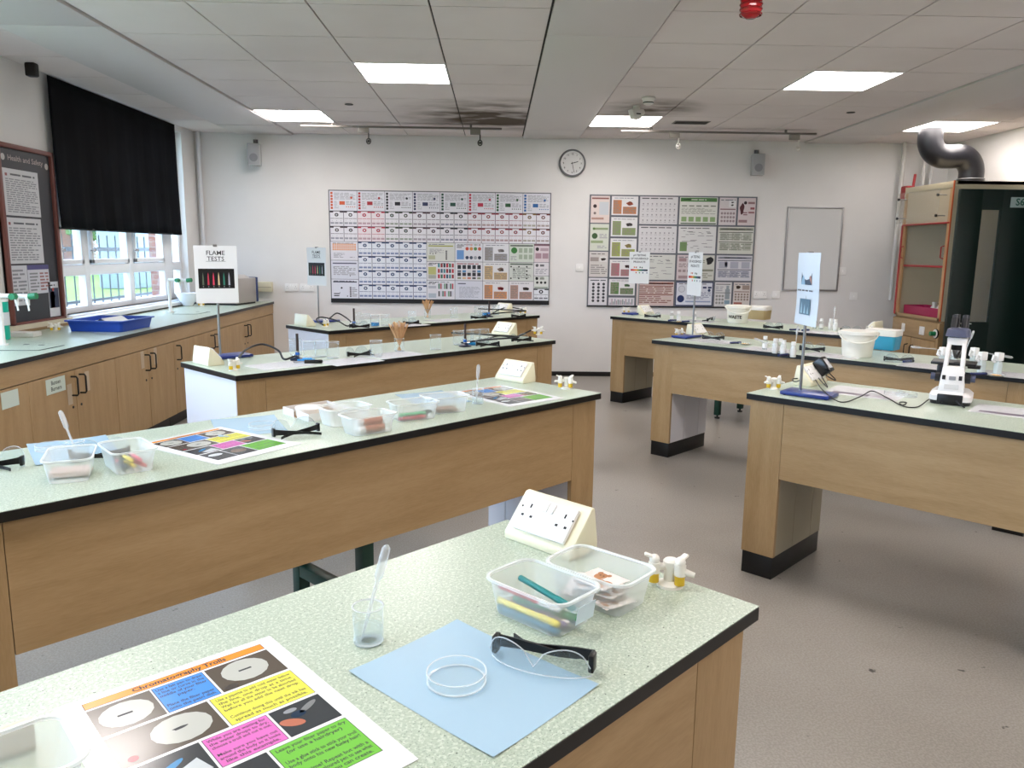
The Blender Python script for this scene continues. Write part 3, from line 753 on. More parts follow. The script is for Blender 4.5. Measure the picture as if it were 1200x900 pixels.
TP = [((785, 686), 20, 'white twin gas tap on the nearest left-hand bench'), ((664, 455.5), 30, 'white twin gas tap at the right end of the bench with the coloured tubs'),
      ((274, 434), 100, 'white twin gas tap in front of the large flame sign'), ((631.5, 392.5), 30, 'white twin gas tap at the right end of the third left-hand bench'),
      ((381, 383), 110, 'white twin gas tap in front of the small flame sign'), ((613.5, 367.5), 30, 'white twin gas tap at the right end of the farthest left-hand bench'),
      ((735, 367), 10, 'white twin gas tap left of the farthest pH sign'), ((795.5, 394.5), 60, 'white twin gas tap left of the nearer pH sign'), ((906.5, 456), 40, 'white twin gas tap left of the narrow picture sign'),
      ((1018, 391), 60, 'white twin gas tap left of the socket box at the far right bench end')]
for (p, rz, lab) in TP: place('tap', mk_tap, P(*p), R(rz), lab, 'bench gas taps').scale = (.86, .86, .86)

# ------------------------------------------------------------------ nearest bench
def troll_sheet(w, d):
    # portrait worksheet: title strip, photo boxes and coloured text boxes
    OR, BL, YE, PK, GR = M('#e8933a', .16), M('#4f8fdd', .16), M('#e9e45a', .16), M('#dd74bd', .16), M('#74bd4a', .16)
    PH = M('#5a5148', .16); PH2 = M('#3c3f42', .16); EL = M('#b9bab2', .16)
    def f(b, z):
        z1, z2 = z+.00012, z+.00024
        X = lambda a: -w/2+a; Y = lambda a: d/2-a
        def cell(x0, x1, y0, y1, m, border=True):
            if border: q_(b, X(x0), X(x1), Y(y1), Y(y0), z1, INK); e = .0009; q_(b, X(x0)+e, X(x1)-e, Y(y1)+e, Y(y0)-e, z1+.00006, m)
            else: q_(b, X(x0), X(x1), Y(y1), Y(y0), z1, m)
        def tx(x0, x1, y0, y1, lines):
            for k, s in enumerate(lines):
                if s: b.text(s, (y1-y0)/(len(lines)+.6)*1.0, INK, Matrix.Translation((X((x0+x1)/2), Y(y0+(y1-y0)*(k+.8)/(len(lines)+.6)), z2)), .018, fit=min((x1-x0)*.9, len(s)*.0036))
        cell(.029, .268, .014, .031, OR); b.text('Chromatography Trolls', .0135, INK, Matrix.Translation((X(.15), Y(.0225), z2)), .03, fit=.125)
        cell(.029, .105, .035, .105, PH, False); disc(b, X(.067), Y(.07), .032, z2, EL, sy=.9); q_(b, X(.056), X(.074), Y(.073), Y(.069), z2+.00005, INK)
        cell(.107, .174, .035, .105, BL); tx(.107, .174, .036, .104, ['Use a felt pen to draw', 'a line or curve in the', 'middle of your filter', 'paper.', '', 'Place the filter paper', 'onto the petri dish.'])
        cell(.177, .268, .035, .105, PH, False); disc(b, X(.222), Y(.067), .032, z2, EL, sy=.9); q_(b, X(.213), X(.231), Y(.069), Y(.065), z2+.00005, INK); blob(b, X(.19), Y(.098), .010, z2+.00006, M('#3a332e', .3), None, 2)
        cell(.029, .152, .110, .183, PH, False); disc(b, X(.108), Y(.146), .036, z2, EL, sy=.85); blob(b, X(.106), Y(.145), .009, z2+.00006, INK, None, 1, .35); disc(b, X(.045), Y(.17), .006, z2, M('#a03040', .2))
        cell(.155, .268, .110, .183, YE); tx(.155, .268, .111, .182, ['Use a pipette to add cold water below', 'the line, one drop at a time.', 'Wait for all the water to be absorbed', 'before you add the next drop.', '', 'Continue doing this until the ink has', 'spread as much as possible.'])
        cell(.029, .112, .188, .252, PH2, False); b.add([(X(.055), Y(.235), z2), (X(.10), Y(.215), z2), (X(.108), Y(.245), z2), (X(.07), Y(.25), z2)], [(0, 1, 2, 3)], M('#c3c9cc', .16)); disc(b, X(.07), Y(.215), .020, z2+.00005, M('#3f86b8', .2), sy=.25, rot=.5)
        cell(.115, .196, .188, .252, PK); tx(.115, .196, .189, .251, ['While you are waiting for', 'the water drops to dry,', 'choose a troll and cut it out.', '', 'Make sure you have cut', 'around the body so it looks', 'like this example.'])
        cell(.199, .268, .188, .252, PH2, False); disc(b, X(.214), Y(.225), .016, z2, M('#b5705a', .2), sy=.5, rot=-.6); disc(b, X(.245), Y(.205), .016, z2, M('#7d7f80', .2), sy=.3, rot=.5); disc(b, X(.228), Y(.213), .010, z2, M('#22344a', .2), sy=.7); disc(b, X(.223), Y(.2), .009, z2, M('#8f9296', .2), sy=.5)
        cell(.029, .095, .258, .345, PH2, False); disc(b, X(.06), Y(.29), .022, z2, M('#c3c9cc', .16), sy=.6)
        cell(.098, .164, .258, .345, PH2, False); disc(b, X(.13), Y(.3), .024, z2, M('#7a6a5e', .16), sy=.8)
        cell(.167, .268, .258, .345, GR); tx(.167, .268, .259, .344, ['Leave your filter paper to dry', '(or use a hairdryer)', '', 'Use a glue stick to stick your troll', 'body onto his new funky hair!', '', 'Got time? Repeat but with a', 'different coloured pen to see what', 'colours you can create.'])
    return f
WS = (.290, .385)
def sheet_at(ptl, ptr, label, group='laminated worksheets'):
    """portrait A3 sheet: top-left and top-right corners in the photo"""
    a, b = P(*ptl), P(*ptr); ux = (b-a).normalized(); uy = Vector((ux.y, -ux.x, 0))
    c = a + ux*WS[0]/2 + uy*WS[1]/2
    return flat('worksheet', label, 'worksheet', WS[0], WS[1], LAMPAPER, (c.x, c.y, H0), math.atan2(ux.y, ux.x), group=group, marks=troll_sheet(*WS))
sheet_at((62, 832), (313, 747), 'laminated Chromatography Trolls worksheet on the nearest bench')
def along(p, q): a, b = P(*p), P(*q); d = b-a; return math.atan2(d.y, d.x)
def mid(p, q, z=H0): a, b = P(*p), P(*q); return ((a.x+b.x)/2, (a.y+b.y)/2, z)
BS = flat('blue_sheet', 'pale blue laminated sheet under a petri dish on the nearest bench', 'sheet', .21, .275, BLUECARD, mid((535, 729), (585, 887)), along((418, 785), (535, 729)), curl=.006, group='pale blue laminated sheets')
BS.location = tuple((P(418, 785)+P(694, 807))/2)
place('petri', mk_petri, P(535, 799)+Vector((0, 0, .0015)), 0, 'round glass petri dish on the nearest pale blue sheet', 'petri dishes')
gl = place('glasses', mk_glasses, P(634, 782)+Vector((0, 0, .0018)), R(-22), 'clear safety glasses with black arms on the nearest blue sheet', 'safety glasses')
BK = mk_beaker(.0225, .058, .026)
place('beaker_s', BK, P(432, 752), 0, 'small glass beaker of water on the nearest bench', 'small water beakers')
def pip_in(px, py, rz, pitch, label):
    o = place('pip', mk_pipette, (0, 0, 0), 0, label, 'dropper pipettes')
    o.location = P(px, py)+Vector((-.012*math.cos(rz), -.012*math.sin(rz), .006)); o.rotation_euler = (0, -pitch, rz); return o
pip_in(432, 752, R(35), R(72), 'dropper pipette standing in the beaker on the nearest bench')
TUBM = mk_tub()
def tub(px, py, rz, label, z=0): return place('tub', TUBM, P(px, py)+Vector((0, 0, z)), rz, label, 'translucent plastic tubs')
ta = along((577, 715), (660, 752))
t1 = P(635, 722); tub(635, 722, ta, 'translucent tub of felt tip pens on the nearest bench')
t2 = P(700, 700); tub(702, 701, ta+R(2), 'translucent tub of picture cards beside the nearest tub of pens')
def pen(kind, body, cap, base, ta, dx, dy, z, drz, label, tilt=0, roll=0, grp='felt tip pens in the nearest tub'):
    x = base.x+dx*math.cos(ta)-dy*math.sin(ta); y = base.y+dx*math.sin(ta)+dy*math.cos(ta)
    o = place(kind, mk_pen(body, cap), (x, y, H0+z), ta+drz, label, grp); o.rotation_euler = (0, tilt, ta+drz); return o
pen('pen_blue', '#3d7f9e', '#3d7f9e', t1, ta, 0, -.034, .008, R(1), 'slate blue felt tip pen along the bottom of the tub')
pen('pen_yel', '#e4d23a', '#e4d23a', t1, ta, .0, -.035, .0195, R(1), 'yellow felt tip pen along the front wall of the tub')
pen('pen_gry', '#4b4f78', '#6a4a80', t1, ta, .0, -.018, .010, R(2), 'dull purple felt tip pen inside the tub')
pen('pen_org', '#c96a4a', '#d9c7bd', t1, ta, .0, -.005, .010, R(-2), 'pale orange felt tip pen inside the tub')
pen('pen_dk', '#23293c', '#2d4a9a', t1, ta, .0, .008, .010, R(2), 'dark blue felt tip pen inside the tub')
pen('pen_red', '#c9252c', '#e9e9e9', t1, ta, -.018, -.012, .030, R(3), 'red felt tip pen with white end on top of the pile', R(2))
pen('pen_grn', '#2e8a3c', '#2e8a3c', t1, ta, .014, -.006, .0205, R(8), 'green felt tip pen under the teal one')
pen('pen_teal', '#127a78', '#127a78', t1, ta, .005, .003, .041, R(-6), 'teal felt tip pen lying across the top of the pile', R(4))
# label on tub side
lb_ = MB(); lb_.box(.0, .0006, -.022, .022, .022, .052, M('#cfe0ea', .4)); o = lb_.build('tub_label'); o.location = t1 + Vector((math.cos(ta), math.sin(ta), 0))*.0815; o.rotation_euler = (0, R(9), ta); tag(o, 'pale blue label stuck on the end of the pen tub', 'label')
# picture cards in second tub: generic brown bear-like figures
def card(label):
    b = MB(); b.box(-.04, .04, -.03, .03, 0, .0006, M('#e6dcd6', .4)); z = .0009; br = M('#b27a4e', .5)
    disc(b, -.008, .008, .012, z, br); disc(b, -.018, .017, .005, z, br); disc(b, .002, .018, .005, z, br); disc(b, .006, -.010, .013, z, br, sy=.8); disc(b, .022, -.002, .010, z, br, sy=.4); disc(b, .020, -.02, .010, z, br, sy=.45); disc(b, -.012, -.018, .010, z, br, sy=.5)
    disc(b, -.011, .010, .0018, z+.0002, INK); disc(b, -.004, .011, .0018, z+.0002, INK); b.text('', .01, INK, Matrix()) if 0 else None
    o = b.build('picture_card'); tag(o, label, 'card', 'picture cards in the tub'); return o
for k, (dx, dy, z, r) in enumerate([(-.02, .0, .006, 10), (.02, -.01, .010, -20), (0, .01, .014, 30), (.015, .005, .020, -5), (-.012, -.004, .026, 20), (.006, .004, .033, -12)]):
    c = card(['bottom', 'second', 'third', 'fourth', 'fifth', 'top'][k] + ' card of the pile printed with a brown figure'); c.location = (t2.x+dx*math.cos(ta), t2.y+dx*math.sin(ta)+dy, H0+z); c.rotation_euler = (R(3), R(-4), ta+R(r))
# pieces at the lower left: cream card box, tub lid corner
bx = MB(); bx.box(-.12, .0, -.006, .006, 0, .036, M('#d8cfc0', .7), .002); 
o = bx.build('thick_card'); o.location = P(42, 874); o.rotation_euler = (0, 0, R(38)); tag(o, 'thick cream card standing on edge at the lower left corner', 'card')
place('tub', TUBM, P(-8, 962), R(45), 'translucent tub cut off at the lower left corner', 'translucent plastic tubs')

# ------------------------------------------------------------------ second bench
sheet_at((160, 521), (239, 504.5), 'laminated Chromatography Trolls worksheet between tub of pens and blue sheet')
sheet_at((526, 460), (585, 452), 'laminated Chromatography Trolls worksheet beside the socket box of the second bench')
# blue sheets
def blue(px, py, rz, label): return flat('blue_sheet', label, 'sheet', .21, .275, BLUECARD, P(px, py), rz, curl=.006, group='pale blue laminated sheets')
blue(86, 527, R(35), 'pale blue sheet at the back of the second bench, behind a beaker')
blue(291, 499, R(25), 'pale blue sheet with a petri dish at the middle of the second bench')
blue(507, 467, R(30), 'pale blue sheet behind the two right-hand tubs of the second bench')
place('petri', mk_petri, P(307, 502)+Vector((0, 0, .0016)), 0, 'glass petri dish on the middle blue sheet of the second bench', 'petri dishes')
place('petri', mk_petri, P(60, 527)+Vector((0, 0, .0016)), 0, 'glass petri dish behind the leftmost tub on the second bench', 'petri dishes')
place('glasses', mk_glasses, P(346, 509), R(215), 'clear safety glasses right of the middle blue sheet, seen from behind', 'safety glasses')
place('glasses', mk_glasses, P(118, 536), R(200), 'clear safety glasses behind the tub of pens at left', 'safety glasses')
place('glasses', mk_glasses, P(-7, 547), R(190), 'safety glasses cut off at the left edge of the photo', 'safety glasses')
tub(84, 558, R(112), 'empty-looking translucent tub at the left of the second bench')
t3 = P(151, 548); tub(151, 548, R(130), 'translucent tub of bright pens at the left of the second bench')
flat('paper_pile', 'pinkish cards lying in the leftmost tub', 'card', .09, .06, M('#c8b0a8', .6), P(84, 558)+Vector((0, 0, .006)), R(20), th=.012)
for k, (c1, c2, dx, dy, z, r) in enumerate([('#1f3a2a', '#2b2b2b', -.035, .0, .0085, 40), ('#e0c63a', '#24313f', .0, -.004, .0085, 35), ('#c43c4a', '#c43c4a', .03, .0, .0085, 38), ('#2b3a5a', '#c43c4a', -.015, -.018, .0085, 32), ('#d9506a', '#e8a5b0', .02, .008, .021, 30), ('#e3d040', '#1c1c1c', -.01, .004, .021, 33)]):
    o = pen('penA%d' % k, c1, c2, t3, R(0), dx*.8, dy, z+.006, R(100+r), ['dark green pen in the left tub of bright pens', 'yellow pen with dark cap in the left tub of pens', 'red pen in the left tub of bright pens', 'navy pen with red cap in the left tub', 'pink pen lying on top in the left tub', 'yellow pen lying on top in the left tub'][k], grp='bright pens in the tub at left')
    o.scale = (.72, 1, 1)
place('beaker_s', BK, P(90, 541), 0, 'small glass beaker behind the leftmost tubs', 'small water beakers')
pip_in(90, 541, R(150), R(62), 'dropper pipette leaning out of the beaker behind the left tubs')
place('beaker_s', BK, P(560, 473), 0, 'small glass beaker in front of the right-hand worksheet of the second bench', 'small water beakers')
pip_in(560, 473, R(60), R(84), 'dropper pipette upright in the beaker by the right-hand worksheet')
tub(404, 496, R(40), 'translucent tub behind the tub of glue sticks')
t4 = P(431, 506); tub(431, 506, R(40), 'translucent tub holding glue sticks on the second bench')
t5 = P(484, 490); tub(484, 490, R(30), 'translucent tub of green and pink pens on the second bench')
t6 = P(521, 482); tub(521, 482, R(28), 'translucent tub with a small pile of cards on the second bench')
flat('paper_pile', 'brown picture cards lying in the right-hand tub of the second bench', 'card', .08, .06, M('#8a6a5a', .5), t6+Vector((0, 0, .005)), R(20), th=.008)
for k, (c1, c2, dx, dy, z, r) in enumerate([('#d8405a', '#d8405a', .0, -.03, .0085, 30), ('#5fae7a', '#5fae7a', .0, -.018, .010, 32), ('#3fa070', '#7a3a80', .005, -.006, .010, 29), ('#2c2c30', '#2c2c30', .0, .008, .010, 33), ('#5fbf8a', '#5fbf8a', .0, -.025, .021, 31), ('#6a2a4a', '#2c2c30', .02, -.004, .021, 34)]):
    o = pen('penB%d' % k, c1, c2, t5, R(0), dx, dy, z, R(r), ['pink pen at the front of the tub of green and pink pens', 'pale green pen in the right tub of pens', 'green pen with purple cap in the right tub', 'black pen at the back of the right tub of pens', 'mint green pen on top in the right tub of pens', 'maroon pen on top in the right tub of pens'][k], grp='pens in the right tub of the second bench')
    o.scale = (.8, 1, 1)
def mk_glue(label):
    t = thing('glue_stick', label, 'glue stick')
    MB().tube([(-.045, 0, .0), (.025, 0, .0)], .0115, M('#b06a48', .4), 16).build('body', t, label='orange brown printed body')
    MB().tube([(.025, 0, 0), (.043, 0, 0), (.046, 0, 0)], .0125, WHITEP, 16, rs=[.0125, .0125, .009]).build('cap', t, label='white cap')
    return t
for k, (dx, dy, z) in enumerate([(.0, -.022, .0155), (.004, .004, .0155), (.0, -.009, .0365)]):
    place('glue', mk_glue, (t4.x+dx*.7+dy*-.6, t4.y+dx*.6+dy*.7, H0+z), R(220), ['front glue stick in the tub', 'rear glue stick in the tub', 'topmost glue stick in the tub'][k] + ' with brown body and white cap', 'glue sticks in the tub')
# filter paper box pair
def mk_fbox(label):
    t = thing('open_card_box', label, 'box')
    m_ = M('#dfdcd8', .6); mi = M('#9a7a58', .8); w = .088
    b = MB(); b.box(-w, w, -w, w, 0, .002, mi)
    for s in (-1, 1):
        b.box(-w, w, s*w-.001, s*w+.001, 0, .026, m_); 
        b.box(s*w-.001, s*w+.001, -w, -.012, 0, .026, m_); b.box(s*w-.001, s*w+.001, .012, w, 0, .026, m_)
    b.build('tray', t); return t
fb = place('fbox', mk_fbox, P(373, 485.5), R(43), 'open white card box with brown inside holding filter papers, second bench')
tag(MB().cyl(.050, 0, .027, M('#e6dfd6', .8), 32).build('filter_papers', loc=P(363, 486.5)+Vector((0, 0, .0025))), 'stack of round white filter papers in the open card box', 'filter paper', kind='stuff')
# ------------------------------------------------------------------ third and fourth left-hand benches
BM = mk_beaker(.033, .088); BMB = mk_beaker(.033, .088, .03, BLUELIQ)
beak = [((347, 416), 'glass flask-sized beaker left of the burner barrel, third bench'), ((363, 419), 'glass beaker just behind the near burner'), ((376, 418), 'glass beaker second right of the near burner'), ((390.5, 419.5), 'rightmost glass beaker of the cluster by the near left burner'),
        ((441, 417.5), 'lone glass beaker left of the splints on the third bench'), ((510.5, 409.5), 'lone glass beaker right of the splints on the third bench'), ((537, 404), 'leftmost glass beaker behind the right burner, third bench'),
        ((549, 403), 'second glass beaker of the right cluster on the third bench'), ((557.5, 402), 'third glass beaker of the right cluster on the third bench'), ((567, 401.5), 'rightmost glass beaker of the right cluster on the third bench'),
        ((419, 379), 'glass beaker just right of the farthest left burner'), ((429.5, 381), 'glass beaker between the far burner and the blue solution'), ((451.5, 381.5), 'glass beaker right of the blue solution on the farthest bench'),
        ((483, 377), 'lone glass beaker left of the far splints'), ((532, 372.5), 'lone glass beaker right of the far splints'), ((560, 370), 'glass beaker left of the right-hand far burner'), ((581, 368.5), 'glass beaker right of the right-hand far burner')]
for p, lab in beak: place('beaker_m', BM, P(*p), 0, lab, 'glass beakers on the left-hand benches')
place('beaker_blue', BMB, P(439.5, 382.5), 0, 'glass beaker of bright blue solution on the farthest bench', 'beakers of blue solution')
place('beaker_blue', BMB, P(569, 370.5), 0, 'glass beaker of blue solution by the right-hand far burner', 'beakers of blue solution')
BJ = mk_beaker(.028, .075)
WSP = noise_mat('wooden_splint', [(.35, '#b78c62'), (.65, '#cfa67c')], 20, .7, .2)
def splints(px, py, h, n, label, seed, group):
    place('jar', BJ, P(px, py), 0, 'glass jar holding ' + label, 'glass jars of splints')
    rd = random.Random(seed)
    for k in range(n):
        a = 2*PI*k/n+rd.random()*.5; q = rd.uniform(.05, 1)**.6
        b = MB(); b.box(-.0028, .0028, -.0012, .0012, 0, h*rd.uniform(.9, 1), WSP)
        o = b.build('wooden_splint'); o.location = P(px, py)+Vector((-.012*math.cos(a)*q, -.012*math.sin(a)*q, .006)); 
        d = Vector((.50*math.cos(a)*q, .50*math.sin(a)*q, 1)); o.rotation_euler = d.to_track_quat('Z', 'Y').to_euler()
        tag(o, 'thin wooden splint in ' + group, 'splint', 'wooden splints in ' + group)
splints(468, 411.5, .172, 34, 'wooden splints on the third bench', 3, 'the nearer jar')
splints(501, 372.5, .160, 30, 'wooden splints on the farthest bench', 4, 'the farther jar')
# burners with hoses and pens beside them
b1 = place('bunsen', mk_bunsen, P(349, 422), R(150), 'bunsen burner with long hose in front of the beakers, third bench', 'bunsen burners')
hose(b1, [P(346, 422)+Vector((0, 0, .023)), P(333, 424)+Vector((0, 0, .014)), P(326, 419)+Vector((0, 0, .04)), P(308, 415)+Vector((0, 0, .055)), P(290, 420)+Vector((0, 0, .05)), P(278, 432)+Vector((0, 0, .045))])
b2 = place('bunsen', mk_bunsen, P(545, 406), R(20), 'bunsen burner at the right-hand end of the third bench', 'bunsen burners')
hose(b2, [P(547, 406)+Vector((0, 0, .023)), P(572, 398)+Vector((0, 0, .008)), P(585, 394.5)+Vector((0, 0, .007)), P(604, 396)+Vector((0, 0, .007)), P(622, 394)+Vector((0, 0, .04))])
b3 = place('bunsen', mk_bunsen, P(415, 383), R(160), 'bunsen burner with arched hose on the farthest bench, left', 'bunsen burners')
hose(b3, [P(413, 383)+Vector((0, 0, .023)), P(408, 380)+Vector((0, 0, .04)), P(396, 378)+Vector((0, 0, .075)), P(388, 380)+Vector((0, 0, .055)), P(383, 383)+Vector((0, 0, .045))])
b4 = place('bunsen', mk_bunsen, P(573, 371.5), R(20), 'bunsen burner on the farthest bench, right, by the blue solution', 'bunsen burners')
hose(b4, [P(575, 371.5)+Vector((0, 0, .023)), P(585, 368)+Vector((0, 0, .04)), P(596, 366)+Vector((0, 0, .05)), P(606, 367)+Vector((0, 0, .045)), P(612, 368)+Vector((0, 0, .045))])
gls = [((420, 417), 225, 'black-armed safety glasses seen from behind, between burner and splints'), ((610, 400), 215, 'safety glasses near the right end of the third bench'), ((571, 405.5), 200, 'safety glasses lying beside the right-hand burner of the third bench'),
       ((607, 371.8), 215, 'safety glasses near the right end of the farthest bench'), ((481, 380), 225, 'safety glasses left of the far jar of splints'), ((560, 373.5), 215, 'safety glasses left of the right-hand far burner'),
       ((421, 384), 200, 'safety glasses in front of the far left burner')]
for p, rz, lab in gls: place('glasses', mk_glasses, P(*p), R(rz), lab, 'safety glasses')
def mk_marker(label):
    t = thing('burner_lighter', label, 'lighter')
    MB().tube([(-.06, 0, .010), (-.055, 0, .010), (.03, 0, .010)], .0095, BLACKG, 12, rs=[.007, .0095, .0095]).build('handle', t)
    MB().tube([(.03, 0, .010), (.085, 0, .010)], .0045, M('#a9a9ad', .3, .9), 10).build('nozzle', t)
    return t
place('lighter', mk_marker, P(364, 426), R(190), 'black gas lighter in front of the near burner', 'gas lighters')
def peg(px, py, rz, label):
    b = MB(); b.box(-.045, .045, -.008, .008, 0, .012, M('#1f86c9', .35), .003).box(-.02, .03, -.010, .010, .008, .018, M('#2b95d8', .35), .003)
    o = b.build('blue_clamp'); o.location = P(px, py); o.rotation_euler = (0, 0, rz); tag(o, label, 'clamp', 'blue plastic clamps')
peg(359, 423.5, R(15), 'bright blue plastic clamp beside the near burner base'); peg(553, 404.5, R(15), 'bright blue plastic clamp beside the right burner base')
def wsheet(px, py, rz, label, kind=0, w=.297, d=.21):
    def mk(b, z):
        txtlines(b, -w*.42, w*.42, -d*.4, d*.42, 12, z+.0001, M('#b9b7bb', .5), seed=int(px))
        if kind: q_(b, -w*.4, w*.1, -d*.38, -d*.2, z+.0003, M('#6a5d70', .3)); q_(b, w*.15, w*.4, -d*.38, -d*.2, z+.0003, M('#a59aa5', .3))
    return flat('paper_sheet', label, 'paper', w, d, LAMPAPER, P(px, py), rz, marks=mk, group='white paper sheets on the benches')
wsheet(330, 428, R(45), 'white instruction sheet under the near burner hose')
wsheet(462, 416, R(45), 'white instruction sheet in front of the jar of splints')
wsheet(410, 427.5 - 4, R(45), 'white sheet under the black-armed glasses')
wsheet(478, 381, R(45), 'white sheet left of the far jar of splints')
wsheet(520, 377-1.5, R(45), 'white sheet right of the far jar of splints')

# ------------------------------------------------------------------ stands and signs
stands = [((258.5, 419.5), 45, 'blue-based retort stand holding the large flame sign'), ((373.7, 377.5), 45, 'blue-based retort stand holding the small far flame sign'), ((747.3, 368.3), 225, 'blue-based retort stand holding the farthest pH sign'),
          ((811.5, 395.3), 225, 'blue-based retort stand holding the nearer pH sign'), ((937.5, 461.5), -42, 'blue-based retort stand holding the narrow picture sign')]
rods = []
for p, rz, lab in stands:
    a = R(rz); r_ = P(*p); rods.append(Vector((r_.x, r_.y, H0)))
    o = place('stand', mk_stand, (r_.x+.045*math.cos(a)+.02*math.sin(a), r_.y+.045*math.sin(a)-.02*math.cos(a), H0), a, lab, 'retort stands holding signs')
def sign(rod, rz, label, draw, bend=0, lam=PAPER, dz=0, dx=0):
    w, h = .21, .297; z0 = .292+dz
    t = thing('sign', label, 'sign', tuple(rod), R(rz))
    b = MB(); n = 10
    yy = lambda x, z: -.0085 + bend*(x/(w/2))**2 + (bend*.5*math.sin(z*20) if bend else 0)
    for i in range(n):
        for j in range(6):
            xa, xb = -w/2+w*i/n+dx, -w/2+w*(i+1)/n+dx; za, zb = z0+h*j/6, z0+h*(j+1)/6
            b.add([(xa, yy(xa-dx, za), za), (xb, yy(xb-dx, za), za), (xb, yy(xb-dx, zb), zb), (xa, yy(xa-dx, zb), zb)], [(0, 1, 2, 3)], lam, bool(bend))
            b.add([(xa, yy(xa-dx, za)+.001, za), (xb, yy(xb-dx, za)+.001, za), (xb, yy(xb-dx, zb)+.001, zb), (xa, yy(xa-dx, zb)+.001, zb)], [(3, 2, 1, 0)], lam, bool(bend))
    T = Matrix.Translation((dx, -.0089, z0+h/2)) @ Matrix.Rotation(R(90), 4, 'X')
    T0 = T.copy()
    draw(b, T0, w, h)
    b.build('paper', t)
    MB().box(-.010, .010, -.0105, .0095, z0+h-.006, z0+h+.006, STEEL, .002).build('clip', t)
    return t
FL = ['#5d6a58', '#c23a4e', '#d3405c', '#d6bc90', '#2e7f6a', '#b9b9c4']
def d_flame(b, T, w, h):
    b.text('FLAME', .032, INK, T @ Matrix.Translation((0, .110, 0)), .008); b.text('TESTS', .032, INK, T @ Matrix.Translation((0, .080, 0)), .008)
    q_(b, -.048, .048, .067, .0685, .0, INK, T)
    q_(b, -.088, .088, -.072, .030, .0, M('#0a0a0c', .3), T)
    for k, c in enumerate(FL):
        x = -.066+.0255*k; b.add([(x-.0045, -.055, .0003), (x+.0045, -.055, .0003), (x+.003, -.01, .0003), (x, .012, .0003), (x-.003, -.01, .0003)], [(0, 1, 2, 3, 4)], M(c, .4), False, T)
        disc(b, x, -.063, .003, .0003, M('#8d8d92', .4), T, 8)
def d_ph(b, T, w, h):
    for k, s in enumerate(['pH TESTING', 'OF HOUSEHOLD', 'PRODUCTS']): b.text(s, .024, INK, T @ Matrix.Translation((0, .116-.031*k, 0)), .02)
    cs = ['#b8202a', '#d4402c', '#e0702c', '#e59a2e', '#8a8a3a', '#3f7a44', '#2f6a5a', '#26455c', '#242c44', '#1c1c2a']
    for k, c in enumerate(cs): q_(b, -.088+.0176*k, -.088+.0176*(k+1), -.030, -.014, .0, M(c, .4), T)
    for x, c, y in ((-.05, '#d4702c', .004), (-.03, '#b8302a', .004), (.01, '#2c2c2c', .004), (.03, '#2c5a3c', .002), (-.03, '#c8402a', -.046), (.005, '#4a8a4a', -.046), (.04, '#3a4a6a', -.046), (.082, '#8a8aa0', -.046)): q_(b, x-.006, x+.006, y-.006, y+.006, .0, M(c, .4), T)
def d_pic(b, T, w, h):
    b.text('Microscopes', .024, INK, T @ Matrix.Translation((0, .118, 0)), .01) if 0 else txtlines(b, -.06, .06, .112, .13, 1, 0, INK, T)
    q_(b, -.05, .05, .018, .095, .0, M('#41566e', .3), T); q_(b, -.05, .05, -.105, -.04, .0, M('#5d7f95', .3), T)
    b.add([(-.02, .095, .0003), (.05, .02, .0003), (.05, .04, .0003), (.0, .095, .0003)], [(0, 1, 2, 3)], M('#b98a80', .4), False, T)
    b.add([(-.05, .018, .0003), (-.01, .018, .0003), (-.03, .07, .0003)], [(0, 1, 2)], M('#8fb4d0', .4), False, T); disc(b, .03, .075, .014, .0003, M('#5a4048', .4), T)
    for k in range(3): b.add([(-.04+.03*k, -.1, .0003), (-.02+.03*k, -.1, .0003), (-.03+.03*k, -.05-.01*k, .0003)], [(0, 1, 2)], M('#a9cbdb', .4), False, T)
    txtlines(b, -.08, .08, -.012, .0, 1, 0, M('#6a6f78', .5), T)
sign(rods[0], 22, 'large white sign reading FLAME TESTS with a black flame photo', d_flame)
sign(rods[1], -33, 'small turned sign reading FLAME TESTS near the periodic display', d_flame)
sign(rods[2], -36, 'white pH testing sign in front of the right-hand poster board, the farther one', d_ph)
sign(rods[3], -77, 'narrow-looking pH testing sign turned away, the nearer one', d_ph)
sign(rods[4], -88, 'bluish laminated picture sign turned edgeways on the microscope bench', d_pic, bend=.006, lam=M('#dfeaf6', .15))

# ------------------------------------------------------------------ right-hand benches
def mk_bottle(cap, fill=None, r=.016, h=.085):
    def f(label):
        t = thing('sample_bottle', label, 'bottle')
        MB().lathe([(0, .0005), (r*.95, .0005), (r, .004), (r, h*.62), (r*.75, h*.72), (r*.62, h*.75), (r*.62, h*.8)], M('#dcdfdc', .25) if fill else BEAK, 18).build('body', t)
        if fill is None: MB().lathe([(0, .002), (r*.9, .002), (r*.93, h*.4), (0, h*.4)], LIQ, 16).build('liquid', t)
        MB().cyl(r*.78, h*.78, h, M(cap, .4), 16).build('cap', t)
        MB().lathe([(r*1.01, h*.15), (r*1.02, h*.15), (r*1.02, h*.5), (r*1.01, h*.5)], M('#e3e3e1', .5), 18).build('label_band', t)
        return t
    return f
BOT = mk_bottle('#f0f0ee'); BOTW = mk_bottle('#f2f2f0', 1, .017, .088)
def bottles(kind, mk, pts, group):
    for p, lab in pts: place(kind, mk, P(*p), 0, lab, group)
bottles('bot', BOT, [((896, 410), 'white-capped bottle under the raised end of the pipette'), ((914, 413.5), 'white-capped bottle in the middle of the group of five'), ((787, 375.5), 'white-capped glass bottle on the far bench left of the nearer sign'), ((954.5, 385), 'round-capped bottle right of the picture sign, far bench'),
                     ((962, 386), 'second white-capped bottle right of the picture sign, far bench'), ((813.5, 376.8), 'white-capped bottle just behind the nearer pH sign rod')], 'glass sample bottles')
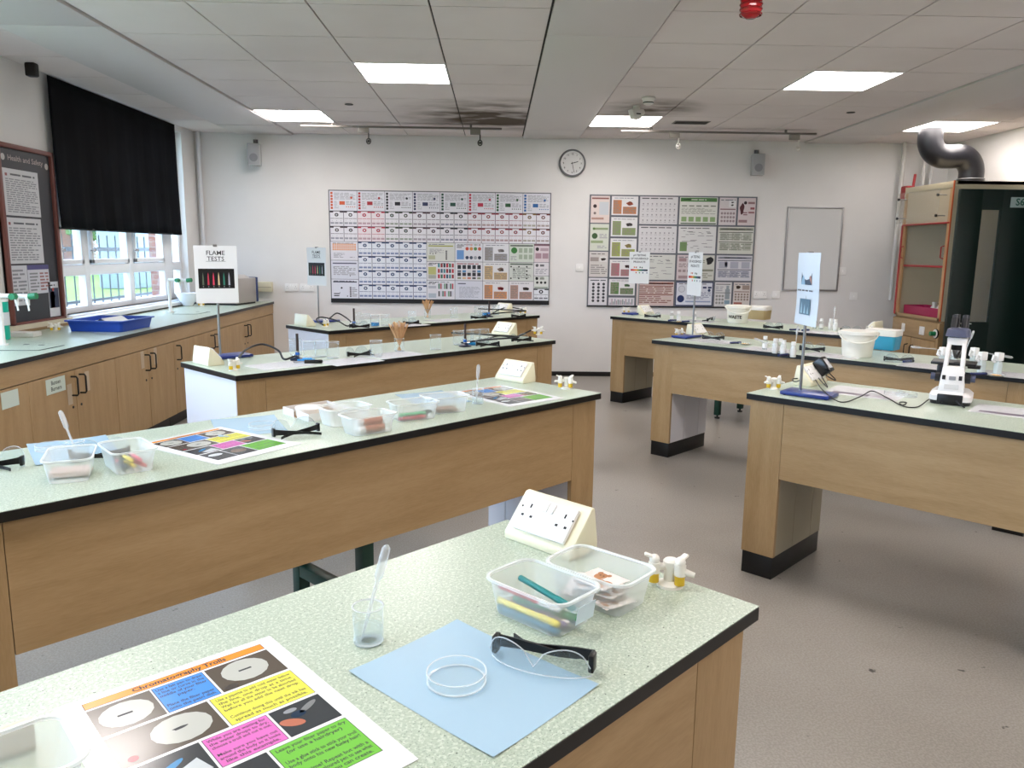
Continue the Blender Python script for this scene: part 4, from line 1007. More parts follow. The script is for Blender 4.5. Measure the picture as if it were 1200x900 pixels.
bottles('botw', BOTW, [((908, 414), 'white plastic bottle left of centre in the bottle group'), ((917.5, 416), 'white plastic bottle right of centre in the bottle group'), ((929, 418.5), 'taller white bottle left of the picture sign rod'), ((795, 376.8), 'tall white bottle standing above the yellow dish, far bench'),
                       ((973, 386.5), 'white bottle with a pipette in it, far bench'), ((978.5, 387.5), 'rightmost white bottle of the far bench group')], 'white plastic bottles')
def mk_wash(label):
    t = thing('spray_bottle', label, 'bottle')
    MB().loft([[(x, y, z) for x, y in MB().rrect(.03*s, .03*s, .007*s, 3)] for s, z in ((1, 0.0005), (1.05, .004), (1.05, .05), (.9, .06), (.62, .066))], M('#c4d0cf', .25)).build('body', t)
    MB().box(-.016, .016, -.016, .016, .066, .108, M('#f0f1ef', .35), .003).tube([(-.01, 0, .085), (-.03, 0, .092), (-.034, 0, .070), (-.02, 0, .060)], .006, M('#f0f1ef', .35), 8).build('cap', t)
    return t
for p, rz, lab in [((1103.5, 430.5), 10, 'white-topped square bottle left of the microscope eyepieces'), ((1116, 431), 10, 'white-topped square bottle mostly hidden by the microscope'), ((1140, 431), 20, 'white-topped bottle just right of the microscope'), ((1149.5, 437), 5, 'white-topped square bottle second from the right edge'), ((1168.5, 438), 5, 'rightmost white-topped square bottle on the middle bench')]:
    place('wash', mk_wash, P(*p), R(rz), lab, 'square white-topped bottles')
def pip_free(px, py, rz, pitch, z, label):
    o = place('pip', mk_pipette, P(px, py)+Vector((0, 0, z)), rz, label, 'dropper pipettes'); o.rotation_euler = (0, -pitch, rz)
pip_free(911, 412, R(165), R(18), .03, 'dropper pipette slanting up left out of the bottle group')
pip_free(931, 416, R(60), R(72), .03, 'dropper pipette standing behind the picture sign')
pip_free(976, 385, R(60), R(72), .03, 'dropper pipette standing up in a far bench bottle')
pip_free(1098, 424, R(170), R(4), .07, 'dropper pipette lying level left of the square bottles')
pip_free(1150, 433, R(-10), R(-9), .09, 'dropper pipette bridging the two right-hand square bottles')
pip_free(1128, 430, R(35), R(55), .07, 'dropper pipette leaning right of the microscope eyepieces')
def ydish(px, py, label):
    t = thing('watch_glass', label, 'dish', P(px, py)); MB().lathe([(0, .001), (.03, .003), (.04, .010), (.041, .010), (.031, .002), (0, 0)], BEAK, 24).build('dish', t)
    MB().lathe([(0, .0035), (.022, .0045), (.026, .006), (0, .008)], M('#d9a441', .7), 16).build('yellow_powder', t)
ydish(795.5, 377.5, 'shallow dish of yellow powder below the tall far bottle'); ydish(873, 404, 'shallow dish of orange powder left of the bottle group'); ydish(1167, 441, 'shallow dish of yellow powder by the rightmost square bottle')
for p, rz, lab in [((862, 403), 20, 'dark blue pen left of the orange powder dish'), ((918, 409.5 + 8), 30, 'dark blue pen in front of the bottle group'), ((1064.5, 425), 25, 'dark blue pen right of the white bucket'), ((803.5, 377.8), 30, 'dark pen on the far bench left of the nearer sign rod'), ((788, 376.5), 20, 'dark pen beside the yellow dish on the far bench'), ((944, 388), 30, 'dark blue pen on the far bench, middle'), ((928+3, 387.5), 10, 'dark pen left of the picture sign on the far bench'), ((1147, 440), 5, 'dark blue pen beside the yellow powder dish')]:
    o = place('marker', mk_pen('#1d2c5e', '#1d2c5e', .085, .007), P(*p)+Vector((0, 0, .0085)), R(rz), lab, 'dark blue marker pens')
# white sheets on right benches
wsheet(836, 400, R(-45), 'white sheet under the glasses right of the nearer pH sign'); wsheet(900, 410, R(-45), 'white sheet under the bottle group'); wsheet(975, 417, R(-45), 'white sheet left of the white bucket')
wsheet(1092, 430, R(-45), 'white sheet in front of the left square bottle'); wsheet(1190, 440, R(-45), 'white sheet at the right edge of the middle bench'); wsheet(820, 373.5 + 3, R(-45), 'white sheet on the far bench behind the nearer sign')
wsheet(1015, 460.5, R(-40), 'printed sheet beside the stand on the microscope bench', 1, .297, .24); wsheet(1193, 484, R(-42), 'printed sheet at the right edge of the microscope bench', 1)
wsheet(960, 389.5, R(-45), 'white sheet under the far bench bottle group')
for p, rz, lab in [((765, 372), 150, 'safety glasses beside the farthest pH sign'), ((833, 376.5), 60, 'safety glasses standing on end behind the nearer sign'), ((906, 385), 150, 'safety glasses right of the waste bucket'), ((836, 397.5), 150, 'safety glasses on the white sheet right of the nearer pH sign'),
                   ((952, 411), 140, 'safety glasses right of the picture sign on the middle bench'), ((1053, 424.5), -20, 'safety glasses right of the white bucket'), ((997, 389.5), 150, 'safety glasses at the right of the far bench')]:
    place('glasses', mk_glasses, P(*p), R(rz), lab, 'safety glasses')
place('petri', mk_petri, P(1062, 464.5), 0, 'clear petri dish on the microscope bench', 'petri dishes')
place('petri', mk_petri, P(1048, 462.5), 0, 'clear petri dish left of the other on the microscope bench', 'petri dishes')
# bucket and lids
def mk_bucket(label, waste=False):
    t = thing('plastic_bucket', label, 'bucket')
    m_ = M('#e9e6da', .35)
    MB().lathe([(0, .001), (.078, .001), (.08, .004), (.094, .135), (.094, .138)], m_, 32).lathe([(.0915, .138), (.078, .006), (0, .005)], m_, 32).build('body', t)
    MB().lathe([(.094, .128), (.101, .130), (.101, .148), (.098, .151), (.060, .148), (0, .149)], M('#efece1', .35), 32).build('lid', t)
    h = [(.100*math.cos(a), -.004-.102*abs(math.sin(a))**.9*.98, .137-.050*math.sin(-a)) for a in [R(180+180*k/24) for k in range(25)]]
    MB().tube([(x*1.03, y-.003, z) for x, y, z in h], .0045, m_, 8).build('handle', t)
    MB().sphere((-.103, 0, .137), .010, m_, 10).sphere((.103, 0, .137), .010, m_, 10).build('ears', t)
    return t
k1 = mk_bucket('white plastic bucket with lid and bail handle on the middle bench'); k1.location = P(1004, 417.5); k1.rotation_euler = (0, 0, R(-25))
k2 = dup(k1, P(864, 378.5), R(-10), 'white bucket marked WASTE on the far bench')
for i in range(1):
    T = Matrix.Translation((0, 0, .085)) @ Matrix.Rotation(R(-4), 4, 'Z')
    b = MB(); 
    vs, fs, w_ = text_geo('WASTE', .03)
    b.add([(.0915*math.sin(v.x*.037/.0915+R(-24)), -.0915*math.cos(v.x*.037/.0915+R(-24)), v.y*.037+.055) for v in vs], fs, INK)
    b.build('lettering', k2, label='black letters WASTE')
def tubbox(px, py, w, d, h, body, label, rz):
    t = thing('lidded_box', label, 'box', P(px, py), R(rz))
    g = MB(); rr = lambda ww, dd, z, r: [(x, y, z) for x, y in g.rrect(ww, dd, r, 4)]
    MB().loft([rr(w*.9, d*.9, .001, .015), rr(w*.97, d*.97, h*.72, .018)], body, cap0=True).build('body', t)
    MB().loft([rr(w, d, h*.70, .02), rr(w, d, h*.92, .02), rr(w*.96, d*.96, h, .02)], M('#e9e6de', .35), cap0=True, cap1=True).build('lid', t); return t
tubbox(1034, 409, .19, .15, .125, M('#3aa0c4', .3), 'blue box with a white lid beside the white bucket', -45)
tubbox(889, 374, .19, .15, .12, M('#b9a678', .4), 'tan box with a white lid beside the waste bucket', -45)

# power adaptor and cable
ad = thing('power_adaptor', 'black plug-in power adaptor hanging in the socket box by the microscope bench', 'adaptor', (0, 0, 0))
sbx = Vector(nloc(-1.523+.13, 3.03+.44, False)); a_ = R(135)
fx_ = lambda x, y, z: Vector((sbx.x+x*math.cos(a_)-y*math.sin(a_), sbx.y+x*math.sin(a_)+y*math.cos(a_), H0+z))
Xs = Vector((.063, 0, .072)).normalized(); Zs = Vector((-.072, 0, .063)).normalized()
Rz = Matrix.Rotation(a_, 3, 'Z'); X3, Z3 = Rz @ Xs, Rz @ Zs; Y3 = Z3.cross(X3)
T = Matrix((X3, Y3, Z3)).transposed().to_4x4(); T.translation = fx_(.0315, 0, .052)+Z3*.0105
T = T @ Matrix.Translation((0, (.045 if (T @ Vector((0, 1, 0)) - T.translation).x > 0 else -.045), 0))
MB().box(-.034, .044, -.026, .026, 0, .052, BLACKG, .006, T=T).build('adaptor_body', ad)
MB().box(-.02, .03, -.018, .018, .0520, .0524, M('#c9c9cc', .4), T=T).build('rating_label', ad)
s0 = T @ Vector((-.034, 0, .03))
cpts = [s0, s0+Vector((.02, -.02, -.03)), P(950, 447)+Vector((0, 0, .06)), P(939, 451)+Vector((0, 0, .035)), P(928, 452)+Vector((0, 0, .03)), P(933, 455)+Vector((0, 0, .03)), P(950, 448)+Vector((0, 0, .03)), P(962, 462)+Vector((0, 0, .024)), P(978, 472)+Vector((0, 0, .012)), P(992, 472)+Vector((0, 0, .004)), P(1010, 467)+Vector((0, 0, .012)), P(1022, 461.5)+Vector((0, 0, .012)), P(1040, 468)+Vector((0, 0, .006)),
        P(1056, 476)+Vector((0, 0, .004)), P(1062, 474)+Vector((0, 0, .008)), P(1054, 473)+Vector((0, 0, .005)), P(1060, 478)+Vector((0, 0, .005)), P(1075, 478)+Vector((0, 0, .004)), P(1088, 471)+Vector((0, 0, .010)), P(1095, 468)+Vector((0, 0, .016)), P(1104, 475.5)+Vector((0, 0, .012))]
MB().tube([tuple(p) for p in catmull(cpts, 8)], .0024, M('#0c0c0d', .4), 8).build('cable', ad)
c2 = [s0, P(952, 445)+Vector((0, 0, .055)), P(957, 450)+Vector((0, 0, .035)), P(966, 458)+Vector((0, 0, .026)), P(969, 460)+Vector((0, 0, .026)), P(962, 450)+Vector((0, 0, .035)), P(956, 445)+Vector((0, 0, .05)), s0]
MB().tube([tuple(p) for p in catmull(c2, 8)], .0024, M('#0c0c0d', .4), 8).build('cable_loop', ad)

# microscope, seen from behind
mi = thing('microscope', 'white and black compound microscope seen from behind', 'microscope', P(1113, 473), R(-34))
MW = M('#e4e1df', .3); MD = M('#15161a', .35); MBL = M('#4a4f66', .35)
g = MB(); rr = lambda w, d, z, r, y=0: [(x, yy+y, z) for x, yy in g.rrect(w, d, r, 4)]
MB().loft([rr(.150, .19, .016, .03, .05), rr(.150, .19, .036, .03, .05), rr(.12, .16, .050, .03, .05), rr(.07, .1, .054, .02, .03)], MW, cap0=True, cap1=True).build('base', mi)
MB().loft([rr(.140, .18, .001, .028, .05), rr(.144, .184, .016, .028, .05)], MD, cap0=True, cap1=True).box(-.045, .045, -.0485, -.03, .006, .043, MD, .004).build('base_tray', mi)
LN = lambda z: .0 + max(0, z-.05)*.22
SH = lambda pts: [(x, y+LN(z), z) for x, y, z in pts]
BF = [(0, 1, 2, 3), (4, 7, 6, 5), (0, 4, 5, 1), (1, 5, 6, 2), (2, 6, 7, 3), (3, 7, 4, 0)]
arm = MB()
arm.bevd(SH([(-.047, -.028, .045), (.047, -.028, .045), (.047, .02, .045), (-.047, .02, .045), (-.038, -.024, .150), (.038, -.024, .150), (.038, .02, .150), (-.038, .02, .150)]), BF, MW, .006)
for s in (-1, 1):
    arm.bevd(SH([(s*.038, -.024, .146), (s*.021, -.024, .146), (s*.021, .015, .146), (s*.038, .015, .146), (s*.034, -.006, .240), (s*.019, -.006, .240), (s*.019, .04, .240), (s*.034, .04, .240)]), BF, MW, .004)
arm.bevd(SH([(-.034, -.006, .232), (.034, -.006, .232), (.034, .06, .232), (-.034, .06, .232), (-.036, .0, .262), (.036, .0, .262), (.036, .07, .262), (-.036, .07, .262)]), BF, MW, .006)
arm.build('arm', mi)
TS = Matrix.Translation((0, 0, 0)) @ Matrix(((1, 0, 0, 0), (0, 1, .22, -.011), (0, 0, 1, 0), (0, 0, 0, 1)))
MB().box(-.025, .025, -.0290, -.0270, .062, .080, M('#c9c7c5', .5), T=TS).box(-.036, -.024, -.0280, -.0250, .098, .115, MD, T=TS).box(-.012, .012, -.0280, -.0250, .098, .112, M('#8b8b8f', .4), T=TS).box(.022, .034, -.0280, -.0250, .098, .115, MD, T=TS).build('rear_labels', mi)
for s in (-1, 1):
    MB().cyl(.020, .036, .062, MD, 20, T=TR(0, .015, .104, ry=R(90*s))).cyl(.014, .062, .078, MBL, 20, T=TR(0, .015, .104, ry=R(90*s))).build('focus_knob', mi)
MB().box(-.085, .075, .030, .15, .150, .161, MD, .003).box(-.060, -.040, .02, .07, .090, .150, MD, .004).box(.045, .09, .05, .11, .140, .150, MD, .003).build('stage', mi)
MB().cyl(.016, .112, .146, MD, 16, c=(0, .095)).build('condenser', mi)
MB().cyl(.024, .208, .230, MD, 20, c=(0, .100)).build('nosepiece', mi)
for k in range(4):
    a = R(45+90*k); T = TR(.012*math.cos(a), .100+.012*math.sin(a), .214) @ Matrix.Rotation(R(18), 4, Vector((-math.sin(a), math.cos(a), 0)))
    MB().cyl(.009, -.042, 0, CHROME if k % 2 else M('#8e8b86', .35, .8), 14, T=T, r2=.011).build('objective', mi)
MB().loft([rr(.06, .06, .262, .014, .07), rr(.088, .080, .266, .016, .075), rr(.080, .074, .292, .018, .085), rr(.055, .05, .298, .015, .09)], MBL, cap0=True, cap1=True).build('head', mi)
for s in (-1, 1):
    T = TR(s*.018, .10, .285, rx=R(-28))
    MB().cyl(.0140, 0, .052, MD, 18, T=T).cyl(.0125, .052, .066, M('#2b2d36', .3), 18, T=T).build('eyepiece', mi)
MB().tube([(.02, -.045, .022), (.035, -.060, .012), (.055, -.080, .004)], .003, MD, 8).build('plug_lead', mi)
# ------------------------------------------------------------------ wall things
RX = Matrix.Rotation(R(90), 4, 'X')
TB = lambda x, z, y=YB: Matrix.Translation((x, y, z)) @ RX                       # faces the room from the back wall
TL = lambda y, z, x=XL: Matrix.Translation((x, y, z)) @ Matrix.Rotation(R(90), 4, 'Z') @ RX   # faces the room from the window wall
def board(name, label, x0, x1, z0, z1, foot):
    t = thing(name, label, 'display board')
    MB().box(x0, x1, YB-.012, YB-.001, z0, z1, M('#5a5d66', .4)).build('panel', t)
    f = MB(); e = .008
    for a in ((x0-e, x1+e, z1, z1+e), (x0-e, x0, z0, z1), (x1, x1+e, z0, z1)): f.box(a[0], a[1], YB-.016, YB-.001, a[2], a[3], M('#6d6f75', .4))
    f.box(x0-e, x1+e, YB-.018, YB-.001, z0-foot, z0, M('#16171c', .4)); f.build('frame', t)
BX0, BX1, BZ0, BZ1 = -1.812, .580, .842, 2.0
board('display_board', 'wide display board of element cards on the back wall, left one', BX0, BX1, BZ0, BZ1, .045)
QX0, QX1, QZ0, QZ1 = 1.016, 2.832, .795, 1.99
board('display_board', 'display board of chemistry posters on the back wall, right one', QX0, QX1, QZ0, QZ1, .012)
def lighter(h, k=.28):
    c = [int(h[i:i+2], 16) for i in (1, 3, 5)]; return '#%02x%02x%02x' % tuple(int(v+(255-v)*k) for v in c)
def poster(name, label, cat, x0, x1, z0, z1, bg, draw, group=None, y=YB-.0125, g=.0022):
    bg = lighter(bg)
    w, h = x1-x0-2*g, z1-z0-2*g
    b = MB(); b.box(0, w, -.0008, 0, 0, h, M(bg, .32))
    draw(b, Matrix.Translation((0, -.0011, 0)) @ RX, w, h)
    o = b.build(name); o.location = (x0+g, y, z0+g); return tag(o, label, cat, group)
def d_top(c):
    def f(b, T, w, h):
        for k in range(6): q_(b, w*.04, w*.12, h*(.08+.15*k), h*(.19+.15*k), 0, M(c, .4), T)
        q_(b, w*.36, w*.56, h*.30, h*.48, 0, M(c, .4), T); txtlines(b, w*.17, w*.95, h*.56, h*.92, 6, 0, M('#a3a4ac', .5), T, seed=ord(c[1])); txtlines(b, w*.17, w*.33, h*.1, h*.5, 5, 0, M('#b0b1b8', .5), T)
        for k in range(5): disc(b, w*(.62+.075*k), h*.2, h*.028, 0, M(c, .4), T, 8)
        disc(b, w*.8, h*.66, h*.06, .0002, M(c, .4), T, 10); txtlines(b, w*.6, w*.95, h*.28, h*.5, 3, 0, M('#a3a4ac', .5), T)
    return f
tops = [('#c8552e', 'orange'), ('#a52a35', 'dark red'), ('#1f1f2a', 'black'), ('#33395e', 'slate blue'), ('#1f4a3f', 'dark teal'), ('#b5304a', 'crimson'), ('#2a5a38', 'green'), ('#2c62a0', 'bright blue')]
for k, (c, n) in enumerate(tops):
    a = (BX1-BX0)/8; poster('poster', 'landscape poster with %s squares down its left side, top row of the display' % n, 'poster', BX0+a*k, BX0+a*(k+1), 1.787, BZ1, '#c9cad4', d_top(c), 'top row posters on the left display board')
def d_card(c, c2, sd):
    def f(b, T, w, h):
        m1 = M(c, .4); m2 = M(c2, .5)
        q_(b, 0, w*.26, h*.9, h, 0, m1, T); q_(b, w*.74, w, h*.9, h, 0, m1, T); q_(b, 0, w, h*.975, h, 0, m1, T)
        b.add([(w*.5+w*.15*math.cos(a), h*.75+w*.135*math.sin(a), .0001) for a in [R(22.5+45*k) for k in range(8)]], [tuple(range(8))], m1, False, T)
        disc(b, w*.5, h*.75, w*.07, .0003, M('#d9d9de', .5) if sd % 2 else M('#b8bcc8', .5), T, 6)
        q_(b, w*.04, w*.33, h*.49, h*.52, 0, m1, T); q_(b, w*.36, w*.66, h*.49, h*.52, 0, m1, T); q_(b, w*.69, w*.96, h*.49, h*.52, 0, m1, T)
        for k in range(3):
            disc(b, w*(.17+.33*k), h*.36, w*.018, 0, m1, T, 6)
            q_(b, w*(.05+.32*k), w*(.31+.32*k), h*.13, h*.26, 0, m2, T)
        q_(b, 0, w*.012, 0, h, 0, m1, T)
    return f
cols = [('#3a2a32', '#9a9aa6')]*2 + [('#b03048', '#b89aa6')]*2 + [('#2a3a24', '#98a098')]*2 + [('#4a2e3a', '#a39aa6')]*2 + [('#1c1c2a', '#8f90a0')]*2 + [('#8a2430', '#b0989c')]*4 + [('#7a5a28', '#a8a49a'), ('#6a2a28', '#a89a9a')]
cname = ['plum']*2 + ['pink red']*2 + ['dark green']*2 + ['dark plum']*2 + ['black']*2 + ['dark red']*4 + ['brown', 'rust']
for r in range(2):
    for k in range(16):
        a = (BX1-BX0)/16; z1 = 1.787-.1625*r
        poster('element_card', '%s emblem card, %s card row, below the %s poster, its %s half' % (cname[k], ['upper', 'lower'][r], tops[k//2][1], ['left', 'right'][k % 2]), 'card',
               BX0+a*k, BX0+a*(k+1), z1-.1625, z1, '#d3d1da' if cols[k][0] != '#b03048' else '#d8c9d2', d_card(*cols[k], k+r), 'element cards in the two upper rows')
for r in range(4):
    for k in range(5):
        a = (BX1-BX0)/16; z1 = 1.462-.155*r
        poster('element_card', 'blue emblem card, %s of the four blue rows, %s column of five' % (['top', 'second', 'third', 'bottom'][r], ['first', 'second', 'third', 'fourth', 'fifth'][k]), 'card',
               BX0+a*(k+2), BX0+a*(k+3), z1-.155, z1, '#d0d4e2', d_card('#26406e', '#7d8aae', k+r), 'blue element cards')
def d_grid(c, nx, ny, x0, x1, y0, y1, shape='q', cs=None, head='#70717a'):
    def f(b, T, w, h):
        txtlines(b, w*.08, w*.92, h*.88, h*.95, 1, 0, M(head, .5), T)
        for i in range(nx):
            for j in range(ny):
                m = M((cs[(i+j*2) % len(cs)] if cs else c), .45); X = w*(x0+(x1-x0)*(i+.5)/nx); Y = h*(y0+(y1-y0)*(j+.5)/ny); rx = w*(x1-x0)/nx*.36; ry = h*(y1-y0)/ny*.36
                if shape == 'q': q_(b, X-rx, X+rx, Y-ry, Y+ry, 0, m, T)
                else: disc(b, X, Y, min(rx, ry)*1.15, 0, m, T, 12)
    return f
def d_mix(*fs):
    def f(b, T, w, h):
        for g in fs: g(b, T, w, h)
    return f
def d_q(x0, x1, y0, y1, c, z=0): return lambda b, T, w, h: q_(b, w*x0, w*x1, h*y0, h*y1, z, M(c, .45), T)
def d_d(x, y, r, c, z=.0003): return lambda b, T, w, h: disc(b, w*x, h*y, h*r, z, M(c, .45), T, 16)
def d_b(x, y, r, c, s=1, sy=.6): return lambda b, T, w, h: blob(b, w*x, h*y, h*r, .0004, M(c, .5), T, s, sy)
def d_t(x0, x1, y0, y1, n, c='#9a9aa2'): return lambda b, T, w, h: txtlines(b, w*x0, w*x1, h*y0, h*y1, n, .0002, M(c, .5), T, seed=int(x0*99))
def d_food(c, pic, s=1, c2='#303030'):
    return d_mix(d_t(.1, .9, .87, .93, 1, '#6f6f7a'), d_q(.06, .38, .07, .8, c), d_q(.43, .94, .07, .45, c), d_b(.68, .62, .16, pic, s), d_b(.74, .59, .1, c2, s+3), d_t(.08, .36, .1, .77, 8, '#8a8078'), d_t(.45, .92, .1, .43, 4, '#8a8078'))
C5 = [0, 2/16, 7/16, .567, .695, .815, .93, 1]; BW = BX1-BX0
Z3 = [1.462, 1.258, 1.053, .842]
def L5(c, r, label, bg, draw, c1=None): poster('poster', label, 'poster', BX0+BW*C5[c], BX0+BW*C5[c1 or c+1], Z3[r+1], Z3[r], bg, draw, 'lower posters on the left display board')
L5(0, 0, 'poster with an orange periodic table block at left of the display', '#cdcbd6', d_mix(d_grid('#e0924c', 11, 4, .06, .94, .52, .9), d_t(.1, .5, .12, .4, 4), d_t(.7, .95, .12, .2, 1)))
L5(0, 1, 'poster with a dark purple dashed header line, left of the blue cards', '#c6c7d6', d_mix(d_q(.06, .94, .82, .88, '#4a4560'), d_t(.08, .9, .2, .7, 6), d_d(.7, .18, .03, '#222230'), d_d(.1, .62, .02, '#222230'), d_d(.7, .5, .02, '#222230')))
L5(0, 2, 'poster with black dots in its lower left corner of the display', '#cfd1de', d_mix(d_q(.06, .94, .84, .90, '#3a3c50'), d_d(.37, .55, .05, '#1f2030'), d_t(.75, .95, .08, .6, 6), d_grid('#1c1d2a', 1, 6, .66, .74, .06, .62), d_d(.58, .12, .03, '#1f2030'), d_d(.3, .3, .02, '#222'+'230'), d_t(.08, .3, .08, .3, 2, '#3a3a44')))
L5(2, 0, 'grey poster with an olive bar across its top', '#c3c4bd', d_mix(d_q(.06, .94, .80, .86, '#9aa040'), d_t(.1, .6, .45, .68, 4), d_d(.12, .42, .03, '#1f1f24'), d_d(.22, .40, .03, '#1f1f24'), d_d(.32, .43, .03, '#1f1f24'), d_grid('#26282c', 1, 6, .66, .74, .08, .6), d_q(.06, .3, .1, .32, '#b5b79a')))
L5(2, 1, 'poster of three rows of red and blue test tubes', '#cfcbd2', d_mix(d_q(.05, .33, .3, .72, '#b9b878'), d_q(.05, .33, .08, .28, '#a9aba4'), d_t(.05, .33, .78, .92, 2, '#3a3a44'), d_grid('', 6, 3, .38, .98, .06, .95, 'q', ['#b02c3c', '#3a6a55', '#a83a44', '#33566e', '#4a8a90', '#8a2430', '#2c3a4a'])))
L5(2, 2, 'poster of thin coloured stripes at the bottom of the display', '#cfcdd8', d_mix(d_t(.05, .33, .78, .92, 2, '#5a5a64'), d_q(.05, .33, .58, .72, '#b0b3c0'), d_q(.05, .33, .08, .32, '#aeb9c6'), d_grid('', 8, 2, .4, .96, .1, .9, 'q', ['#33343c', '#c9cdd6', '#3f6f5c', '#b0404c', '#c9cdd6', '#5f8a6a'])))
L5(3, 0, 'poster with rows of red, orange and dark discs and a blue block', '#cbccd6', d_mix(d_q(.06, .32, .12, .62, '#6c98d0'), d_t(.06, .32, .72, .9, 2, '#6a6a74'), d_grid('', 4, 1, .36, .96, .58, .82, 'd', ['#c0503c', '#d08a44', '#5c8a50', '#c4604a']), d_grid('', 4, 1, .36, .96, .84, .98, 'd', ['#c8b0b4', '#d8a8a4', '#b4c8b8']), d_grid('', 4, 1, .36, .96, .08, .36, 'd', ['#33405a', '#4a5568', '#9aa0a8', '#2c3448'])))
L5(3, 1, 'poster of ten dark pictograms with coloured captions', '#cccbd2', d_mix(d_t(.06, .94, .86, .95, 1, '#a03040'), d_grid('#2c2e38', 5, 1, .06, .96, .58, .88), d_grid('', 5, 1, .06, .96, .42, .58, 'q', ['#6a6e7c', '#4f88b8', '#c9cdd0']), d_grid('#35363e', 5, 1, .06, .96, .2, .46), d_grid('', 5, 1, .06, .96, .06, .2, 'q', ['#8a8f7a', '#d0b088', '#c07a6a', '#4a4a50'])))
L5(3, 2, 'pale grey text poster at the bottom middle of the display', '#c3c6d4', d_mix(d_t(.1, .4, .8, .9, 1, '#4a4a60'), d_t(.15, .92, .1, .7, 11, '#a6aab8')))
L5(4, 0, 'poster with grey blocks and a picture of nuts', '#cfcfd6', d_food('#97979c', '#7f7b7a', 1, '#5a5656'))
L5(4, 1, 'poster with tan blocks and a picture of mushrooms', '#d0cfd2', d_food('#c4a678', '#7a6658', 2, '#4a3c34'))
L5(4, 2, 'poster with orange blocks and a red chilli pepper', '#d2cfd2', d_food('#cc8a5a', '#9c3438', 3, '#c04040'))
L5(5, 2, 'poster with brown-pink blocks and a heap of dark grains', '#cfcbd0', d_food('#b08a80', '#3a302c', 4, '#2c2624'), 7-1)
L5(5, 0, 'pale green poster with a round dark green picture', '#b9c4b8', d_mix(d_q(.04, .96, .86, .94, '#5f6a5c'), d_d(.2, .64, .17, '#3a7a3c'), d_grid('#9fae9c', 3, 2, .36, .97, .12, .82), d_t(.06, .3, .1, .34, 3)), 6)
L5(5, 1, 'grey-green poster with scattered black dots', '#b9bfb8', d_mix(d_q(.04, .96, .88, .96, '#5f6a62'), d_t(.15, .9, .15, .75, 8, '#8a918a'), *[d_d(x, y, .045, '#1d1f20') for x, y in ((.08, .78), (.4, .78), (.72, .78), (.2, .62), (.72, .55), (.72, .36), (.08, .15), (.4, .15), (.72, .15))]), 6)
for r, (z0, z1, lab, bg, dr) in enumerate([(1.262, 1.462, 'narrow pinkish poster at the right end, topmost of its column', '#c9b8c0', d_mix(d_q(.0, 1, .9, 1, '#7a5a66'), d_d(.2, .72, .1, '#241a20'), d_q(.4, .95, .62, .78, '#b09aa4'), d_q(.08, .48, .2, .5, '#a88a96'), d_q(.55, .95, .2, .5, '#a88a96'))),
        (1.115, 1.262, 'narrow pale poster with circles, second at the right end', '#cdc9d0', d_mix(d_d(.2, .78, .12, '#5a5a60'), d_q(.4, .68, .7, .86, '#6a6a70'), d_t(.1, .9, .1, .55, 4))), (.975, 1.115, 'narrow poster with three black discs, third at the right end', '#c6cac4', d_mix(d_d(.2, .8, .12, '#1f2022'), d_q(.4, .7, .72, .88, '#8a8f88'), d_grid('#1f2022', 3, 1, .1, .9, .35, .6, 'd'), d_q(.05, .95, .03, .12, '#7d8a7c')))]):
    poster('poster', lab, 'poster', BX0+BW*.93, BX1, z0, z1, bg, dr, 'lower posters on the left display board')
poster('element_card', 'lone black emblem card in the bottom right corner of the display', 'card', BX0+BW*.93, BX1, .842, .975, '#d3d6de', d_card('#1c1f26', '#7d808a', 1))
# right board
QW = QX1-QX0
def RP(x0, x1, z0, z1, label, bg, dr): poster('poster', label, 'poster', QX0+QW*x0, QX0+QW*x1, QZ1-(QZ1-QZ0)*z1, QZ1-(QZ1-QZ0)*z0, bg, dr, 'posters on the right display board', g=.006)
RP(0, .12, 0, .25, 'narrow pink poster, topmost of the left column on the right board', '#c9b4ae', d_mix(d_q(.05, .95, .88, .94, '#8a5a55'), d_q(.45, .95, .3, .78, '#c2c6cc'), d_d(.22, .62, .07, '#3a2a2c'), d_d(.22, .36, .05, '#7a6a68'), d_q(.05, .7, .12, .2, '#b08a80')))
RP(0, .12, .25, .5, 'narrow pale green poster with a dark globe, second in the left column', '#b9bfae', d_mix(d_q(.2, .95, .78, .86, '#8a9a74'), d_d(.2, .82, .05, '#5c7a44'), d_d(.25, .55, .11, '#3a5a34'), d_t(.5, .92, .45, .64, 3), d_q(.05, .7, .28, .38, '#93a37c'), d_t(.4, .95, .08, .2, 2)))
RP(0, .12, .5, .74, 'narrow grey poster with a dark heap, third in the left column', '#b7b0ad', d_mix(d_t(.1, .9, .88, .94, 1, '#5a5452'), d_q(.55, .95, .6, .82, '#d6d3d2'), d_b(.74, .7, .1, '#2f2622', 1), d_q(.05, .5, .62, .78, '#9a8f8c'), d_t(.08, .95, .1, .5, 5, '#8f8a88')))
RP(0, .12, .74, 1, 'narrow white poster of three rows of small bottles, bottom left', '#c6c2c8', d_mix(d_t(.1, .9, .88, .95, 1, '#4a4a50'), d_grid('#3f4046', 3, 6, .12, .95, .1, .84, 'd')))
